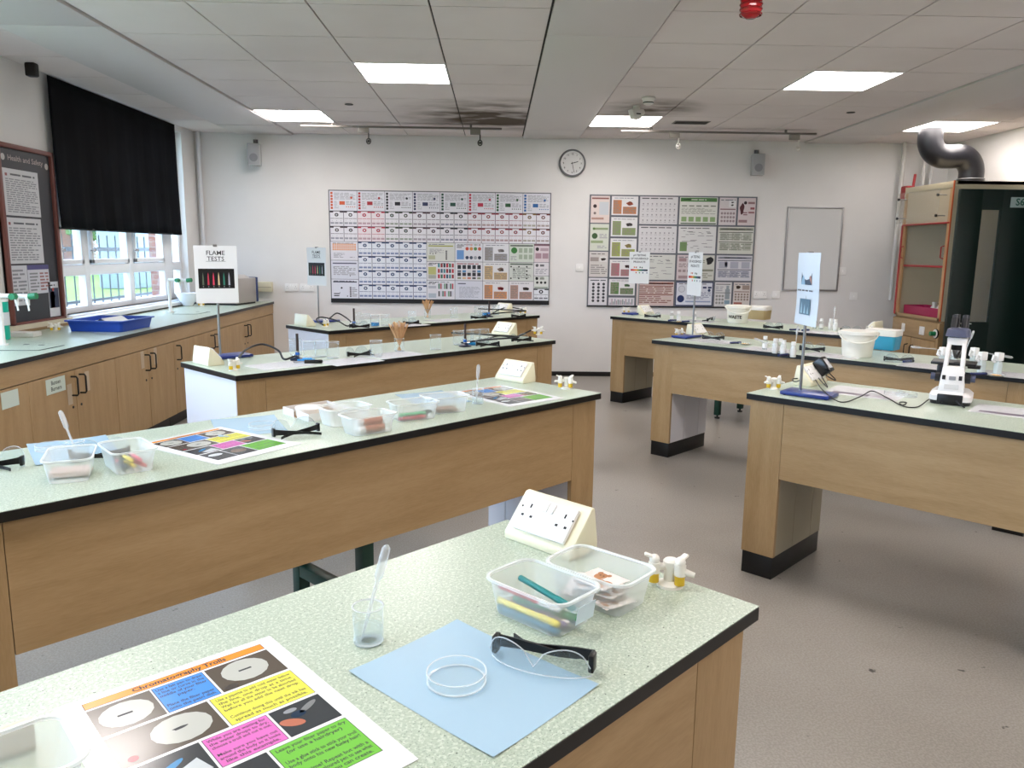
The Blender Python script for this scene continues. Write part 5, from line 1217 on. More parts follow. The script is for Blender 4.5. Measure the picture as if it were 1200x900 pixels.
for k, (c, pic, lab, c2) in enumerate([('#b8764e', '#8a3f28', 'poster with orange-brown blocks and a chilli picture, top of its column', '#b05038'), ('#7f9460', '#3a3434', 'poster with olive green blocks and dark berries, second in its column', '#6a6664'), ('#94a050', '#8a7a4a', 'poster with yellow-green blocks and a green pod, third in its column', '#a0944a'), ('#a86a74', '#3a2424', 'poster with pink blocks and dark fruit, fourth in its column', '#4a2c2c'), ('#5a7a4a', '#4a6a44', 'poster with dark green blocks and leaves, fifth in its column', '#3a5438')]):
    z = [0, .187, .378, .57, .748, .915]; RP(.125, .29, z[k], z[k+1]-.008, lab, '#cbc9cc', d_food(c, pic, k, c2))
RP(.125, .29, .918, 1, 'low bar-chart poster at the bottom of the second column', '#bdb9bf', d_mix(*[d_q(.05+.06*k, .09+.06*k, .1, .35+.5*abs(math.sin(k*1.7)), ['#8a8f9c', '#a08a94', '#7d8a8a'][k % 3]) for k in range(15)]))
def d_mols(b, T, w, h):
    txtlines(b, w*.05, w*.95, h*.9, h*.97, 1, 0, M('#4f4c50', .5), T)
    for i in range(8):
        for j in range(4): disc(b, w*(.09+.118*i), h*(.14+.2*j), h*.03, 0, M('#8d8a90', .5), T, 6); txtlines(b, w*(.055+.118*i), w*(.125+.118*i), h*(.06+.2*j), h*(.085+.2*j), 1, 0, M('#8d8a90', .5), T)
RP(.295, .53, 0, .255, 'large poster of small molecule drawings, upper one', '#b9b6ba', d_mols); RP(.295, .53, .26, .515, 'large poster of small molecule drawings, lower one', '#bab7bb', d_mols)
def d_flow(b, T, w, h):
    rd = random.Random(5); txtlines(b, w*.05, w*.9, h*.9, h*.96, 1, 0, M('#55545a', .5), T)
    for k in range(26): x = rd.uniform(.08, .78)*w; y = rd.uniform(.08, .84)*h; q_(b, x, x+w*rd.uniform(.06, .2), y, y+h*.018, 0, M('#77787c', .5), T)
RP(.295, .53, .52, .76, 'grey-green flow chart poster partly behind the farther pH sign', '#b3b5ae', d_flow)
RP(.295, .53, .765, 1, 'brown-red poster of text boxes in the bottom row', '#b59c96', d_mix(d_grid('#c4b4ae', 3, 2, .04, .98, .06, .84), d_q(.04, .98, .88, .96, '#7a4a42'), d_grid('#8a5a50', 3, 2, .04, .98, .24, .98, 'q') if 0 else d_t(.06, .94, .1, .8, 9, '#8a6058'), d_q(.05, .98, .44, .48, '#7a3c34'), d_q(.05, .98, .80, .83, '#7a3c34')))
RP(.535, .77, 0, .255, 'poster with a bright green header and green boxes', '#bdbfb6', d_mix(d_q(.02, .98, .84, .98, '#4a7a42'), d_q(.04, .98, .02, .06, '#2f4a2a'), d_grid('#84a070', 5, 1, .03, .98, .08, .32), d_grid('#5f6458', 5, 1, .03, .98, .66, .71), d_t(.05, .95, .38, .62, 5, '#9a9e96'), d_t(.3, .7, .88, .94, 1, '#cfd8c8')))
RP(.535, .77, .26, .515, 'pale flow chart poster with one green square', '#bdbdbd', d_mix(d_flow, d_q(.05, .24, .08, .42, '#6f8a5c')))
RP(.535, .655, .52, .76, 'pinkish poster of small blocks beside the nearer pH sign', '#b3a3a6', d_mix(d_q(.1, .5, .74, .88, '#9a7f84'), d_q(.62, .72, .74, .92, '#241c1e'), d_grid('#96868a', 4, 1, .05, .98, .3, .44), d_t(.1, .9, .5, .68, 3, '#8a7a7e'), d_q(.1, .9, .06, .18, '#9a8488')))
RP(.655, .77, .52, .76, 'grey-green poster with a black oval', '#a9aba0', d_mix(d_b(.72, .78, .14, '#15161a', 1, 1.2), d_q(.08, .95, .36, .44, '#7d8070'), d_t(.08, .9, .08, .3, 3, '#8a8d80'), d_t(.08, .45, .6, .9, 4, '#8a8d80')))
RP(.535, .77, .765, 1, 'poster with a navy border and navy disc behind the nearer pH sign', '#bcc0cc', d_mix(d_q(.0, 1, .96, 1, '#26355c'), d_q(0, 1, 0, .05, '#26355c'), d_q(0, .02, 0, 1, '#26355c'), d_q(.98, 1, 0, 1, '#26355c'), d_d(.14, .3, .15, '#182a5c'), d_d(.16, .7, .14, '#9a9eaa', .0001), d_d(.16, .7, .12, '#c8cad2'), d_d(.9, .66, .06, '#26355c'), d_grid('#26355c', 5, 1, .3, .98, .72, .82), d_q(.27, .95, .16, .22, '#8f9bb8'), d_t(.3, .95, .28, .6, 5, '#8a90a4')))
RP(.775, .885, 0, .255, 'small portrait poster with an orange oval picture, top right', '#b3a9ac', d_mix(d_q(.55, .95, .66, .9, '#d3d2d4'), d_b(.75, .83, .05, '#3a3438', 1), d_b(.75, .73, .05, '#3a3438', 2), d_q(.05, .95, .56, .6, '#7a5a5e'), d_grid('#8f8085', 5, 3, .08, .95, .08, .5, 'd')))
RP(.89, 1, 0, .255, 'small portrait poster with a dark red standing figure, top right corner', '#b3a3a6', d_mix(d_b(.22, .6, .08, '#4a1c20', 2, 2.4), d_d(.4, .82, .06, '#2a1c20'), d_q(.55, .95, .78, .86, '#8a6a6e'), d_q(.7, .95, .58, .66, '#8a4a50'), d_q(.6, .95, .44, .5, '#8a5a60'), d_q(.05, .55, .1, .2, '#8f7478'), d_t(.3, .6, .35, .5, 2, '#7a5056')))
RP(.775, 1, .26, .515, 'grey-green table poster of six boxes, right column', '#b0b2a8', d_mix(d_q(.04, .98, .86, .96, '#8f9488'), d_grid('#a3a69c', 3, 2, .03, .98, .08, .82), d_q(.04, .98, .78, .81, '#55594e'), d_q(.04, .98, .42, .45, '#55594e'), d_t(.06, .95, .12, .4, 4, '#7f8378'), d_t(.06, .95, .5, .75, 4, '#7f8378')))
RP(.775, 1, .52, .76, 'bluish grey table poster of six boxes, right column', '#b2b2ba', d_mix(d_q(.04, .98, .86, .95, '#8d8f9c'), d_grid('#a2a4b2', 3, 2, .03, .98, .08, .8), d_q(.04, .98, .78, .81, '#4a4a5c'), d_q(.04, .98, .42, .45, '#4a4a5c'), d_t(.06, .95, .12, .4, 4, '#7d7f90'), d_q(.24, .32, .55, .74, '#7d88a8')))
RP(.775, .885, .765, 1, 'small poster with a blue and grey tower drawing, bottom row', '#b6b4b4', d_mix(d_t(.06, .9, .88, .95, 1, '#6a6868'), d_q(.62, .9, .3, .72, '#8c959a'), d_q(.6, .92, .1, .26, '#7f98a8'), d_q(.68, .84, .72, .86, '#8c959a'), d_q(.05, .95, .55, .58, '#6f7474'), d_grid('#8a8a88', 3, 3, .05, .58, .08, .5, 'd'), d_t(.06, .5, .62, .84, 3)))
RP(.89, 1, .765, 1, 'small brownish poster with a dark leaf picture, bottom right', '#b3a8a2', d_mix(d_q(.05, .48, .68, .92, '#c9c2bc'), d_b(.27, .8, .09, '#33221c', 3, .9), d_q(.52, .95, .7, .88, '#95847c'), d_q(.05, .95, .6, .63, '#6f4a40'), d_grid('#8a7a72', 5, 3, .06, .95, .24, .56, 'd'), d_q(.05, .55, .1, .18, '#9a5a50')))
# whiteboard
wx0, wx1, wz0, wz1 = 3.195, 3.79, 1.0, 1.885
t = thing('whiteboard', 'small grey whiteboard with aluminium frame on the back wall', 'whiteboard')
MB().box(wx0, wx1, YB-.012, YB-.001, wz0, wz1, M('#d2d2d1', .25)).build('writing_surface', t)
f = MB(); e = .014
for a in ((wx0-e, wx1+e, wz1-.004, wz1+e), (wx0-e, wx1+e, wz0-e, wz0+.004), (wx0-e, wx0+.004, wz0, wz1), (wx1-.004, wx1+e, wz0, wz1)): f.box(a[0], a[1], YB-.02, YB-.001, a[2], a[3], ALU, .003)
f.build('frame', t)
# clock at about half past two
ck = FY(670.5, 191.5, YB); t = thing('wall_clock', 'round wall clock with grey rim between the display boards and the ceiling', 'clock', (ck.x, YB, ck.z))
rc = .145; Tc = RX
MB().lathe([(rc*.86, .0), (rc, .0), (rc, .03), (rc*.94, .045), (rc*.86, .04)], M('#6f7072', .35), 40, T=Tc).lathe([(rc*.86, .02), (rc*.86, .0405), (rc*.8, .040), (rc*.8, .018)], M('#d5d5d5', .3), 40, T=Tc).build('rim', t)
MB().cyl(rc*.86, .002, .016, M('#c9c9c8', .3), 40, T=Tc).build('dial', t)
n_ = MB()
for k in range(12):
    a = R(90-30*(k+1)); n_.text(str(k+1), .026, INK, Tc @ Matrix.Translation((rc*.66*math.cos(a), rc*.66*math.sin(a), .0165)), .02)
n_.build('numerals', t)
for nm, ln, ang, wd_ in (('hour_hand', .065, R(90-2.47*30), .0075), ('minute_hand', .1, R(90-168), .005)):
    MB().box(-.015, ln, -wd_/2, wd_/2, .019, .021, INK, T=Tc @ Matrix.Rotation(ang, 4, 'Z')).build(nm, t)
# speakers
def mk_spk(label):
    t = thing('wall_speaker', label, 'speaker')
    MB().box(-.065, .065, -.19, -.07, -.12, .10, M('#b4b5b6', .5), .008).build('cabinet', t)
    g = MB().box(-.058, .058, -.194, -.1905, -.112, .093, M('#a3a4a7', .7), .002).cyl(.042, .0, .003, M('#85868a', .8), 24, T=TR(0, -.1935, -.045, rx=R(90)))
    g.build('grille', t)
    MB().tube([(0, -.001, .13), (0, -.05, .145), (0, -.10, .13), (0, -.11, .10)], .010, M('#5f5f62', .5), 8).box(-.025, .025, -.012, -.001, .10, .16, M('#5f5f62', .5), .003).build('bracket', t)
    return t
s1 = FY(297, 181, YB-.1); place('spk', mk_spk, (s1.x, YB, s1.z+.005), R(8), 'pale wall speaker in the back left corner', 'wall speakers')
s2 = FY(889, 193, YB-.1); place('spk', mk_spk, (s2.x, YB, s2.z+.005), R(-8), 'grey wall speaker above the right-hand poster board', 'wall speakers')
# sockets and switches
def mk_sock(label):
    t = thing('double_socket', label, 'socket'); MB().box(-.073, .073, -.012, 0, -.043, .043, WHITEP, .003).build('faceplate', t)
    h = MB()
    for s in (-1, 1): h.box(s*.045-.002, s*.045+.002, -.0126, -.012, .008, .016, BLACK).box(s*.045-.012, s*.045-.006, -.0126, -.012, -.010, -.006, BLACK).box(s*.045+.006, s*.045+.012, -.0126, -.012, -.010, -.006, BLACK).box(s*.013-.005, s*.013+.005, -.0145, -.012, .015, .032, M('#f4f4f2', .3))
    h.build('switches_and_holes', t); return t
for px, py, l in ((342, 337, 'double white socket on the back wall, left of the pair'), (360, 337, 'double white socket on the back wall, right of the pair'), (890.5, 345.5, 'double grey-white socket below the whiteboard')):
    p = FY(px, py, YB); place('dsock', mk_sock, (p.x, YB, p.z), 0, l, 'wall sockets')
def mk_sw(label):
    t = thing('wall_switch', label, 'switch'); MB().box(-.043, .043, -.011, 0, -.043, .043, WHITEP, .003).build('faceplate', t); MB().box(-.006, .006, -.015, -.011, -.012, .012, M('#f4f4f2', .3), .001).build('rocker', t); return t
for px, py, l in ((679, 313.5, 'square white switch between the two display boards'), (909, 345.5, 'square white plate right of the double socket under the whiteboard'), (987, 317.5, 'square white plate at the right edge of the whiteboard'), (1000, 347, 'square white plate below and right of the whiteboard')):
    p = FY(px, py, YB); place('sw', mk_sw, (p.x, YB, p.z), 0, l, 'square wall plates')
p = FY(309, 335.5, YB); tag(MB().box(-.105, .105, -.06, 0, -.055, .05, M('#cfc9b0', .4), .006).box(-.10, .10, -.0615, -.060, -.01, -.005, M('#8a8573', .5)).build('junction_box', loc=(p.x, YB, p.z)), 'cream surface-mounted box on the back wall beside the oven', 'box')
# ceiling rails with hanging spots
RAIL = M('#6f6a65', .4, .3)
def rail_(x0, x1, spots, lab, slabs):
    t = thing('ceiling_rail', lab, 'rail'); MB().box(x0, x1, 7.835, 7.87, ZC-.045, ZC-.028, RAIL, .002).build('bar', t)
    k_ = MB(); 
    for x in (x0+.3, x1-.3): k_.box(x-.01, x+.01, 7.845, 7.86, ZC-.028, ZC-.001, RAIL)
    k_.build('hangers', t)
    for k, x in enumerate(spots):
        s = thing('hanging_hook', slabs[k], 'hook', (x, 7.852, ZC-.045)); MB().box(-.06, .04, -.017, .017, -.05, -.001, M('#8a857e', .5), .003).build('block', s)
        c = M('#2a2826', .35) if k_dark[0] else M('#d9d4ce', .2)
        MB().tube([(.035, 0, -.04), (.035, 0, -.10)], .006, c, 8).build('stem', s); MB().tube([(.035+.02*math.cos(a), 0, -.125+.025*math.sin(a)) for a in [R(90+30*q) for q in range(13)]], .006, c, 8).sphere((.035, 0, -.125), .014, c, 10).build('hook_ring', s)
k_dark = [1]
P1, P2 = FY(431, 150, 7.85), FY(562, 154, 7.85)
rail_(-1.9, .04, (P1.x-.03, P2.x-.03), 'thin grey rail under the ceiling at the back, left one', ('black hook hanging from the left end of the left ceiling rail', 'black hook hanging from the right end of the left ceiling rail'))
k_dark = [0]; P1, P2 = FY(795, 160, 7.85), FY(936, 160, 7.85)
rail_(1.2, 3.12, (P1.x-.03, P2.x-.03), 'thin grey rail under the ceiling at the back, right one', ('pale round hook under the right ceiling rail near the motion detector', 'grey hook near the right end of the right ceiling rail'))
# detectors, beacon, vent, small dots
p = P(760, 114, ZC); t = thing('smoke_detector', 'round white smoke detector on the ceiling near the back', 'detector', (p.x, p.y, ZC)); MB().lathe([(0, -.001), (.05, -.001), (.055, -.015), (.045, -.024), (.04, -.05), (.025, -.058), (0, -.058)], M('#dcdad6', .4), 24).build('housing', t); MB().lathe([(.0415, -.038), (.0425, -.038), (.042, -.046), (.041, -.046)], BLACK, 24).build('grille', t)
p = P(746, 124, ZC); t = thing('motion_detector', 'angular white motion detector in front of a lit ceiling panel', 'detector', (p.x, p.y, ZC), R(15)); MB().cyl(.03, -.03, -.001, M('#d6d2cc', .4), 16).build('mount', t); MB().prism([(-.06, -.03), (.05, -.03), (.065, -.06), (.02, -.11), (-.04, -.10)], -.045, .045, M('#cfcac4', .35), .008).build('housing', t); MB().box(-.02, .02, -.048, -.045, -.075, -.065, BLACK).build('lens', t)
zb = FY(880, 22, 3.87).z; p = FY(880, 12, 3.87); t = thing('fire_beacon', 'round red fire beacon hanging from the ceiling at the top', 'beacon', (p.x, 3.87, ZC))
zz = ZC-zb; RED = M('#9c0f18', .15, coat=.3)
MB().cyl(.052, -.03, -.001, M('#a81e24', .4), 24).build('base', t); MB().lathe([(.048, -.03), (.050, -.04), (.050, -zz+.035), (.040, -zz+.012), (.02, -zz), (0, -zz)], RED, 24).build('lens', t)
ri = MB()
for k in range(3): ri.lathe([(.0505, -.045-.022*k), (.054, -.050-.022*k), (.0505, -.055-.022*k)], M('#7a0f14', .2), 24)
ri.build('ribs', t)
t = thing('ceiling_vent', 'dark rectangular vent in a ceiling tile near the back', 'vent', (1.8, 7.51, ZC)); MB().box(-.165, .165, -.08, .08, -.006, -.001, M('#8a857f', .5), .001).build('frame', t)
sl = MB()
for k in range(7): sl.box(-.15, .15, -.068+.02*k, -.058+.02*k, -.009, -.006, M('#2a2724', .6))
sl.build('slats', t)
for px, py, l in ((409, 122, 'small dark disc in a ceiling tile at left'), (997, 131.5, 'small dark disc in a ceiling tile at right')):
    p = P(px, py, ZC); tag(MB().cyl(.035, -.006, -.001, M('#3f3a36', .6), 20).build('ceiling_disc', loc=(p.x, p.y, ZC)), l, 'disc')
# black camera on the window wall
p = FX(38, 80, XL+.1); t = thing('security_camera', 'small black camera bracketed under the ceiling at upper left', 'camera', (XL, p.y, p.z)); MB().box(.06, .13, -.03, .03, -.055, .035, BLACK, .012).build('housing', t)
MB().tube([(0, 0, .06), (.08, 0, .06), (.09, 0, .03)], .007, BLACK, 8).box(0, .008, -.03, .03, .04, .08, BLACK).build('bracket', t)

# health and safety board
t = thing('notice_board', 'black Health and Safety notice board with a reddish wooden frame', 'notice board')
y0, y1, z0, z1 = 5.20, 5.84, .835, 2.035; BRN = M('#6e3f38', .45)
MB().box(XL+.001, XL+.018, y0, y1, z0, z1, M('#2f3036', .45)).build('panel', t)
f = MB(); e = .03
for a in ((y0, y1, z1-e, z1), (y0, y1, z0, z0+e), (y0, y0+e, z0, z1), (y1-e, y1, z0, z1)): f.box(XL+.001, XL+.04, a[0], a[1], a[2], a[3], BRN, .005)
f.build('frame', t)
tm = MB(); tm.text('Health and Safety', .05, M('#a89a98', .5), TL((y0+y1)/2+.01, 1.945, XL+.0186), .01, fit=.40); disc(tm, -.24, 1.945, .022, 0, M('#b8b4b2', .5), TL((y0+y1)/2, 0, XL+.0186)); disc(tm, .255, 1.93, .022, 0, M('#b8b4b2', .5), TL((y0+y1)/2, 0, XL+.0186)); tm.build('heading', t)
def nb(y0, y1, z0, z1, label, bg, dr, name='notice', cat='notice'):
    b = MB(); b.box(XL+.0186, XL+.0194, y0, y1, z0, z1, M(bg, .35)); dr(b, TL(y0, z0, XL+.0197), y1-y0, z1-z0); tag(b.build(name), label, cat, 'papers on the notice board')
nb(5.26, 5.655, 1.572, 1.875, 'white typed notice at the top of the Health and Safety board', '#c9c9cc', d_mix(d_t(.06, .94, .06, .8, 16, '#85868c'), d_q(.06, .12, .84, .9, '#8a4a4a'), d_t(.2, .9, .84, .92, 1, '#55565c')))
nb(5.25, 5.645, 1.255, 1.558, 'white typed notice in the middle of the Health and Safety board', '#c9c9cc', d_mix(d_t(.06, .94, .06, .8, 14, '#85868c'), d_q(.06, .12, .84, .9, '#8a4a4a'), d_t(.2, .9, .84, .92, 1, '#55565c')))
nb(5.25, 5.43, .975, 1.243, 'small white notice at the lower left of the Health and Safety board', '#c6c7cc', d_t(.08, .92, .08, .92, 9, '#85868c'))
nb(5.435, 5.69, 1.045, 1.243, 'small notice with a purple header on the Health and Safety board', '#c9cad2', d_mix(d_q(0, 1, .84, 1, '#4a4478'), d_t(.08, .5, .08, .76, 6, '#85868c'), d_t(.55, .95, .08, .76, 6, '#9a6a6a')))
nb(5.665, 5.795, .87, 1.12, 'leaflet with a red-sleeved arm picture at the lower right of the board', '#c9ccd2', d_mix(d_t(.1, .9, .86, .94, 1, '#3a3c44'), d_q(.04, .96, .25, .82, '#2c3650'), d_q(.15, .55, .25, .72, '#8a3434'), d_d(.45, .78, .05, '#a8433c'), d_q(.4, .7, .55, .6, '#d9cfc8')), 'leaflet', 'leaflet')

# ------------------------------------------------------------------ on the window worktop
BLUET = M('#1743a8', .35)
a, b_ = P(82, 388.5), P(141, 389.5); ux = (b_-a).normalized(); rz = math.atan2(ux.y, ux.x); L_ = .36; D_ = .40
c = a + ux*L_/2 + Vector((-ux.y, ux.x, 0))*D_/2
t = thing('blue_tray', 'blue plastic tray holding white paper on the window worktop', 'tray', (c.x, c.y, H0), rz)
g = MB(); rr = lambda ww, dd, z, r: [(x, y, z) for x, y in g.rrect(ww, dd, r, 4)]
MB().loft([rr(L_, D_, .001, .02), rr(L_+.03, D_+.03, .068, .025), rr(L_+.06, D_+.06, .070, .03), rr(L_+.06, D_+.06, .078, .03), rr(L_+.02, D_+.02, .078, .025), rr(L_-.01, D_-.01, .01, .02)], BLUET, cap0=True, cap1=True).build('body', t)
pp = MB(); vs = []; fs = []
for i in range(17):
    for j in range(2): x = -.14+.28*i/16; vs.append((x, -.12+.26*j, .030+.055*math.sin(PI*i/16)**.6*(.75+.25*math.sin(i))))
fs = [(2*i, 2*i+2, 2*i+3, 2*i+1) for i in range(16)]; pp.add(vs, fs, M('#e6e9ec', .6), True); pp.add([(x, y, z-.004) for x, y, z in vs], fs, M('#e6e9ec', .6), True)
o = pp.build('curled_paper', loc=(c.x, c.y, H0)); o.rotation_euler = (0, 0, rz); tag(o, 'curled white paper lying in the blue tray', 'paper')
GRN = M('#1f7a4e', .35)
def swan(px, py, qx, qy, lab):
    p = P(px, py); e = P(qx, qy, H0+.285); d = (Vector((e.x, e.y, 0))-Vector((p.x, p.y, 0)))
    L = min(d.length, .32); d.normalize(); rz = math.atan2(d.y, d.x)
    t = thing('water_tap', lab, 'tap', (p.x, p.y, H0), rz)
    MB().cyl(.028, .0005, .012, WHITEP, 20).cyl(.014, .012, .285, WHITEP, 14).tube([(0, 0, .272), (0, 0, .29), (L, 0, .288)], .013, WHITEP, 12).build('post', t)
    for k, x in enumerate((L-.075, L-.01)):
        nz = MB(); nz.tube([(x, 0, .285), (x, 0, .255), (x+.004, 0, .235)], .009, WHITEP, 10, rs=[.013, .011, .007]).tube([(x, 0, .24), (x+.004, 0, .205)], .005, WHITEP, 8); nz.build('nozzle', t)
    MB().tube([(L-.075, -.012, .288), (L-.075, -.045, .288)], .019, GRN, 10).build('handle', t, label='green plastic tap handle')
    MB().tube([(L+.002, 0, .288), (L+.045, 0, .292)], .019, GRN, 10).build('handle', t, label='green plastic tap handle')
swan(4, 405, 34, 348, 'tall white water tap with green handles at the left edge'); swan(200, 366, 219, 329, 'tall white water tap with green handles by the window end')
def sink(pts, lab):
    q = [P(*p) for p in pts]; b = MB(); b.prism([(p.x, p.y) for p in q], H0+.0003, H0+.0022, M('#3f4e4c', .5), axis='z')
    cx = sum(p.x for p in q)/len(q); cy = sum(p.y for p in q)/len(q); b.prism([(cx+(p.x-cx)*.965, cy+(p.y-cy)*.965) for p in q], H0+.0022, H0+.0030, TOP, axis='z')
    for k in range(2): b.cyl(.018, H0+.003, H0+.0036, M('#55605c', .5), 14, c=(cx+.05+.1*k, cy+.05-.02*k))
    tag(b.build('sink_cover'), lab, 'sink cover')
sink([(-40, 411), (46, 411), (76, 405), (30, 400), (-40, 401)], 'speckled cover over the sink at the left edge'); sink([(202, 368.3), (231, 368.3), (246, 365.5), (228, 364), (206, 364.5)], 'speckled cover over the sink by the window end')
t = thing('cleaning_canister', 'teal canister with a white label at the left edge', 'canister', tuple(P(2, 398)));
MB().lathe([(0, .002), (.045, .002), (.048, .01), (.052, .18), (.052, .235)], M('#17b39a', .3), 24).build('body', t); MB().cyl(.054, .235, .25, M('#e8ecec', .35), 24).build('lid', t)
MB().lathe([(.0525, .09), (.0535, .09), (.0535, .17), (.0525, .17)], M('#d3d8dc', .4), 24).build('label_band', t)
tag(MB().box(-.10, .12, -.05, .05, 0, .03, M('#d3d2cd', .5), .004).build('white_block', loc=P(12, 397)+Vector((-.03, .14, 0))), 'low white block behind the teal canister', 'block')
p = P(215, 357); t = thing('mixing_bowl', 'white bowl standing by the window at the end of the worktop', 'bowl', (-3.07, 7.82, H0))
MB().lathe([(0, .002), (.045, .002), (.06, .03), (.10, .10), (.106, .13), (.102, .13), (.094, .10), (.055, .035), (0, .03)], M('#e3e8f0', .3), 32).build('body', t)
a = P(278, 358.2); t = thing('oven', 'grey metal oven with dark blue front panel at the end of the worktop', 'oven', (a.x, a.y, H0), R(-10))
MB().box(-.42, 0, 0, .42, .018, .27, M('#a9a49f', .35, .3), .006).box(-.41, -.01, .01, .41, .0, .018, BLACK).prism([(-.36, .27), (-.05, .27), (-.1, .30), (-.33, .31)], .03, .38, M('#b9b4ae', .4)).build('casing', t)
MB().box(-.425, .004, .42, .46, .015, .275, M('#1d3468', .3), .006).build('front_panel', t, label='dark blue front panel')
place('tap', mk_tap, P(66, 388), R(70), 'white twin gas tap on the window worktop below the notice board', 'bench gas taps'); place('tap', mk_tap, P(236, 358.5), R(80), 'white twin gas tap on the window worktop left of the large flame sign', 'bench gas taps')

# ------------------------------------------------------------------ fume cupboard
HX, HY0, HY1, HZ0, HZ1 = 4.2, 7.26, 8.13, .775, 2.07
CRM = M('#c2b79c', .45); ORG = M('#b4562c', .4); RDD = M('#a82a30', .35); INN = M('#e2dfd8', .5)
t = thing('fume_cupboard', 'cream fume cupboard with orange edging and a glass sash by the green door', 'fume cupboard')
b = MB()
b.box(HX+.03, XR-.02, HY0, HY0+.03, HZ0, HZ1, CRM).box(HX+.03, XR-.02, HY1-.03, HY1, HZ0, HZ1, CRM).box(HX+.03, XR-.02, HY0, HY1, HZ1-.03, HZ1, CRM).box(XR-.06, XR-.02, HY0+.03, HY1-.03, HZ0, HZ1-.03, INN).box(HX+.03, XR-.02, HY0, HY1, HZ0-.02, HZ0, WOOD_H)
b.box(XR-.09, XR-.062, HY0+.25, HY1-.2, .86, 1.75, M('#e6e4dc', .5)).build('casing', t)
f = MB()
f.box(HX, HX+.010, HY0, HY0+.018, HZ0, HZ1+.004, ORG, .002).box(HX+.0102, HX+.03, HY0, HY0+.018, HZ0, HZ1, CRM).box(HX, HX+.03, HY1-.018, HY1, HZ0, HZ1+.004, CRM, .003).box(HX, HX+.03, HY0+.018, HY1-.018, HZ1-.06, HZ1, CRM, .003)
f.box(HX+.002, HX+.028, HY0+.018, HY0+.055, HZ0, HZ1-.06, M('#b9936a', .45)).box(HX+.002, HX+.028, HY1-.06, HY1-.018, HZ0, HZ1-.06, M('#b9936a', .45)).box(HX+.002, HX+.028, HY0+.018, HY1-.018, HZ0, .80, WOOD_H)
f.box(HX-.006, HX, HY1-.03, HY1-.005, HZ0+.01, 1.69, RDD)
f.build('front_frame', t)
s = MB(); s.box(HX+.030, HX+.034, HY0+.06, HY1-.065, 1.29, 1.98, ACR); so = s.build('sash_glass', t)
MB().box(HX+.022, HX+.040, HY0+.05, HY1-.055, 1.275, 1.295, RDD, .003).build('sash_bar', so); MB().box(HX-.010, HX+.004, HY0+.02, HY1-.02, 1.685, 1.70, RDD, .002).build('sash_bar', so)
for y in (HY0+.055, HY1-.075): MB().tube([(HX-.002, y, 1.36), (HX-.03, y, 1.37), (HX-.03, y, 1.47), (HX-.002, y, 1.48)], .006, RDD, 8).build('sash_handle', so)
MB().box(HX+.005, HX+.012, HY0+.02, HY1-.02, 1.70, HZ1-.055, M('#b8ab94', .5)).build('upper_panel', t)
pv = MB().box(HX-.075, HX-.070, HY0+.09, HY1-.02, 1.705, 2.01, ACR).build('clear_guard', t)
for y in (HY0+.11, HY1-.045):
    for z in (1.76, 1.95): MB().tube([(HX+.004, y, z), (HX-.07, y, z)], .006, ALU, 8).cyl(.013, 0, .014, BLACK, 12, T=TR(HX-.075, y, z, ry=R(-90))).build('stud', pv)
tag(MB().loft([[(x+HX+.17, y+7.69, z) for x, y in MB().rrect(.24, .72, .03, 4)] for z in (HZ0+.001, HZ0+.11)], M('#a11a4c', .35), cap0=True).loft([[(x+HX+.17, y+7.69, z) for x, y in MB().rrect(.23, .71, .03, 4)] for z in (HZ0+.11, HZ0+.006)], M('#a11a4c', .35), cap0=False, cap1=True).build('magenta_tray'), 'magenta plastic tray inside the fume cupboard', 'tray')
def mk_reag(cap):
    def f(label):
        t = thing('reagent_bottle', label, 'bottle'); MB().lathe([(0, .001), (.032, .001), (.034, .006), (.034, .095), (.018, .12), (.018, .13)], M('#c9c9c4', .3), 18).build('body', t); MB().cyl(.021, .128, .150, M(cap, .4), 16).build('cap', t); return t
    return f
place('rb', mk_reag('#1c1c1c'), (HX+.16, 7.56, HZ0+.008), 0, 'white reagent bottle with black cap in the magenta tray', None); place('rb2', mk_reag('#24248a'), (HX+.14, 7.44, HZ0+.008), 0, 'white reagent bottle with blue cap in the magenta tray', None); place('rb3', mk_reag('#c9c9c4'), (HX+.17, 7.68, HZ0+.008), 0, 'all-white reagent bottle in the magenta tray', None)
# base unit
t = thing('base_cupboard', 'wooden cupboard with sockets under the fume cupboard', 'cupboard')
MB().box(HX+.02, XR-.02, HY0, HY1, .1, HZ0-.021, WOOD_V).build('carcass', t); MB().box(HX+.06, XR-.02, HY0+.01, HY1-.01, 0, .099, BLACK_EDGE).build('plinth', t)
MB().box(HX, HX+.019, HY0+.04, HY1, .58, HZ0-.024, WOOD_H, .001).build('service_panel', t); MB().box(HX, HX+.019, HY0, HY0+.036, .1, HZ0-.024, WOOD_V, .001).build('end_post', t)
for k, (a, c) in enumerate(((HY0+.04, 7.74), (7.744, HY1))):
    d = MB().box(HX, HX+.019, a+.002, c-.002, .105, .574, WOOD_V, .001).build('door', t); y = c-.05 if k == 0 else a+.05
    MB().tube([(HX, y, .50), (HX-.03, y, .495), (HX-.036, y, .48), (HX-.036, y, .40), (HX-.03, y, .385), (HX, y, .38)], .0055, HB, 8).build('handle', d)
for y, w, l in ((7.90, .028, 'narrow white switch on the fume cupboard base'), (7.545, .043, 'white socket plate on the fume cupboard base')):
    tag(MB().box(HX-.010, HX, y-w, y+w, .618, .70, WHITEP, .002).build('socket_plate'), l, 'socket')
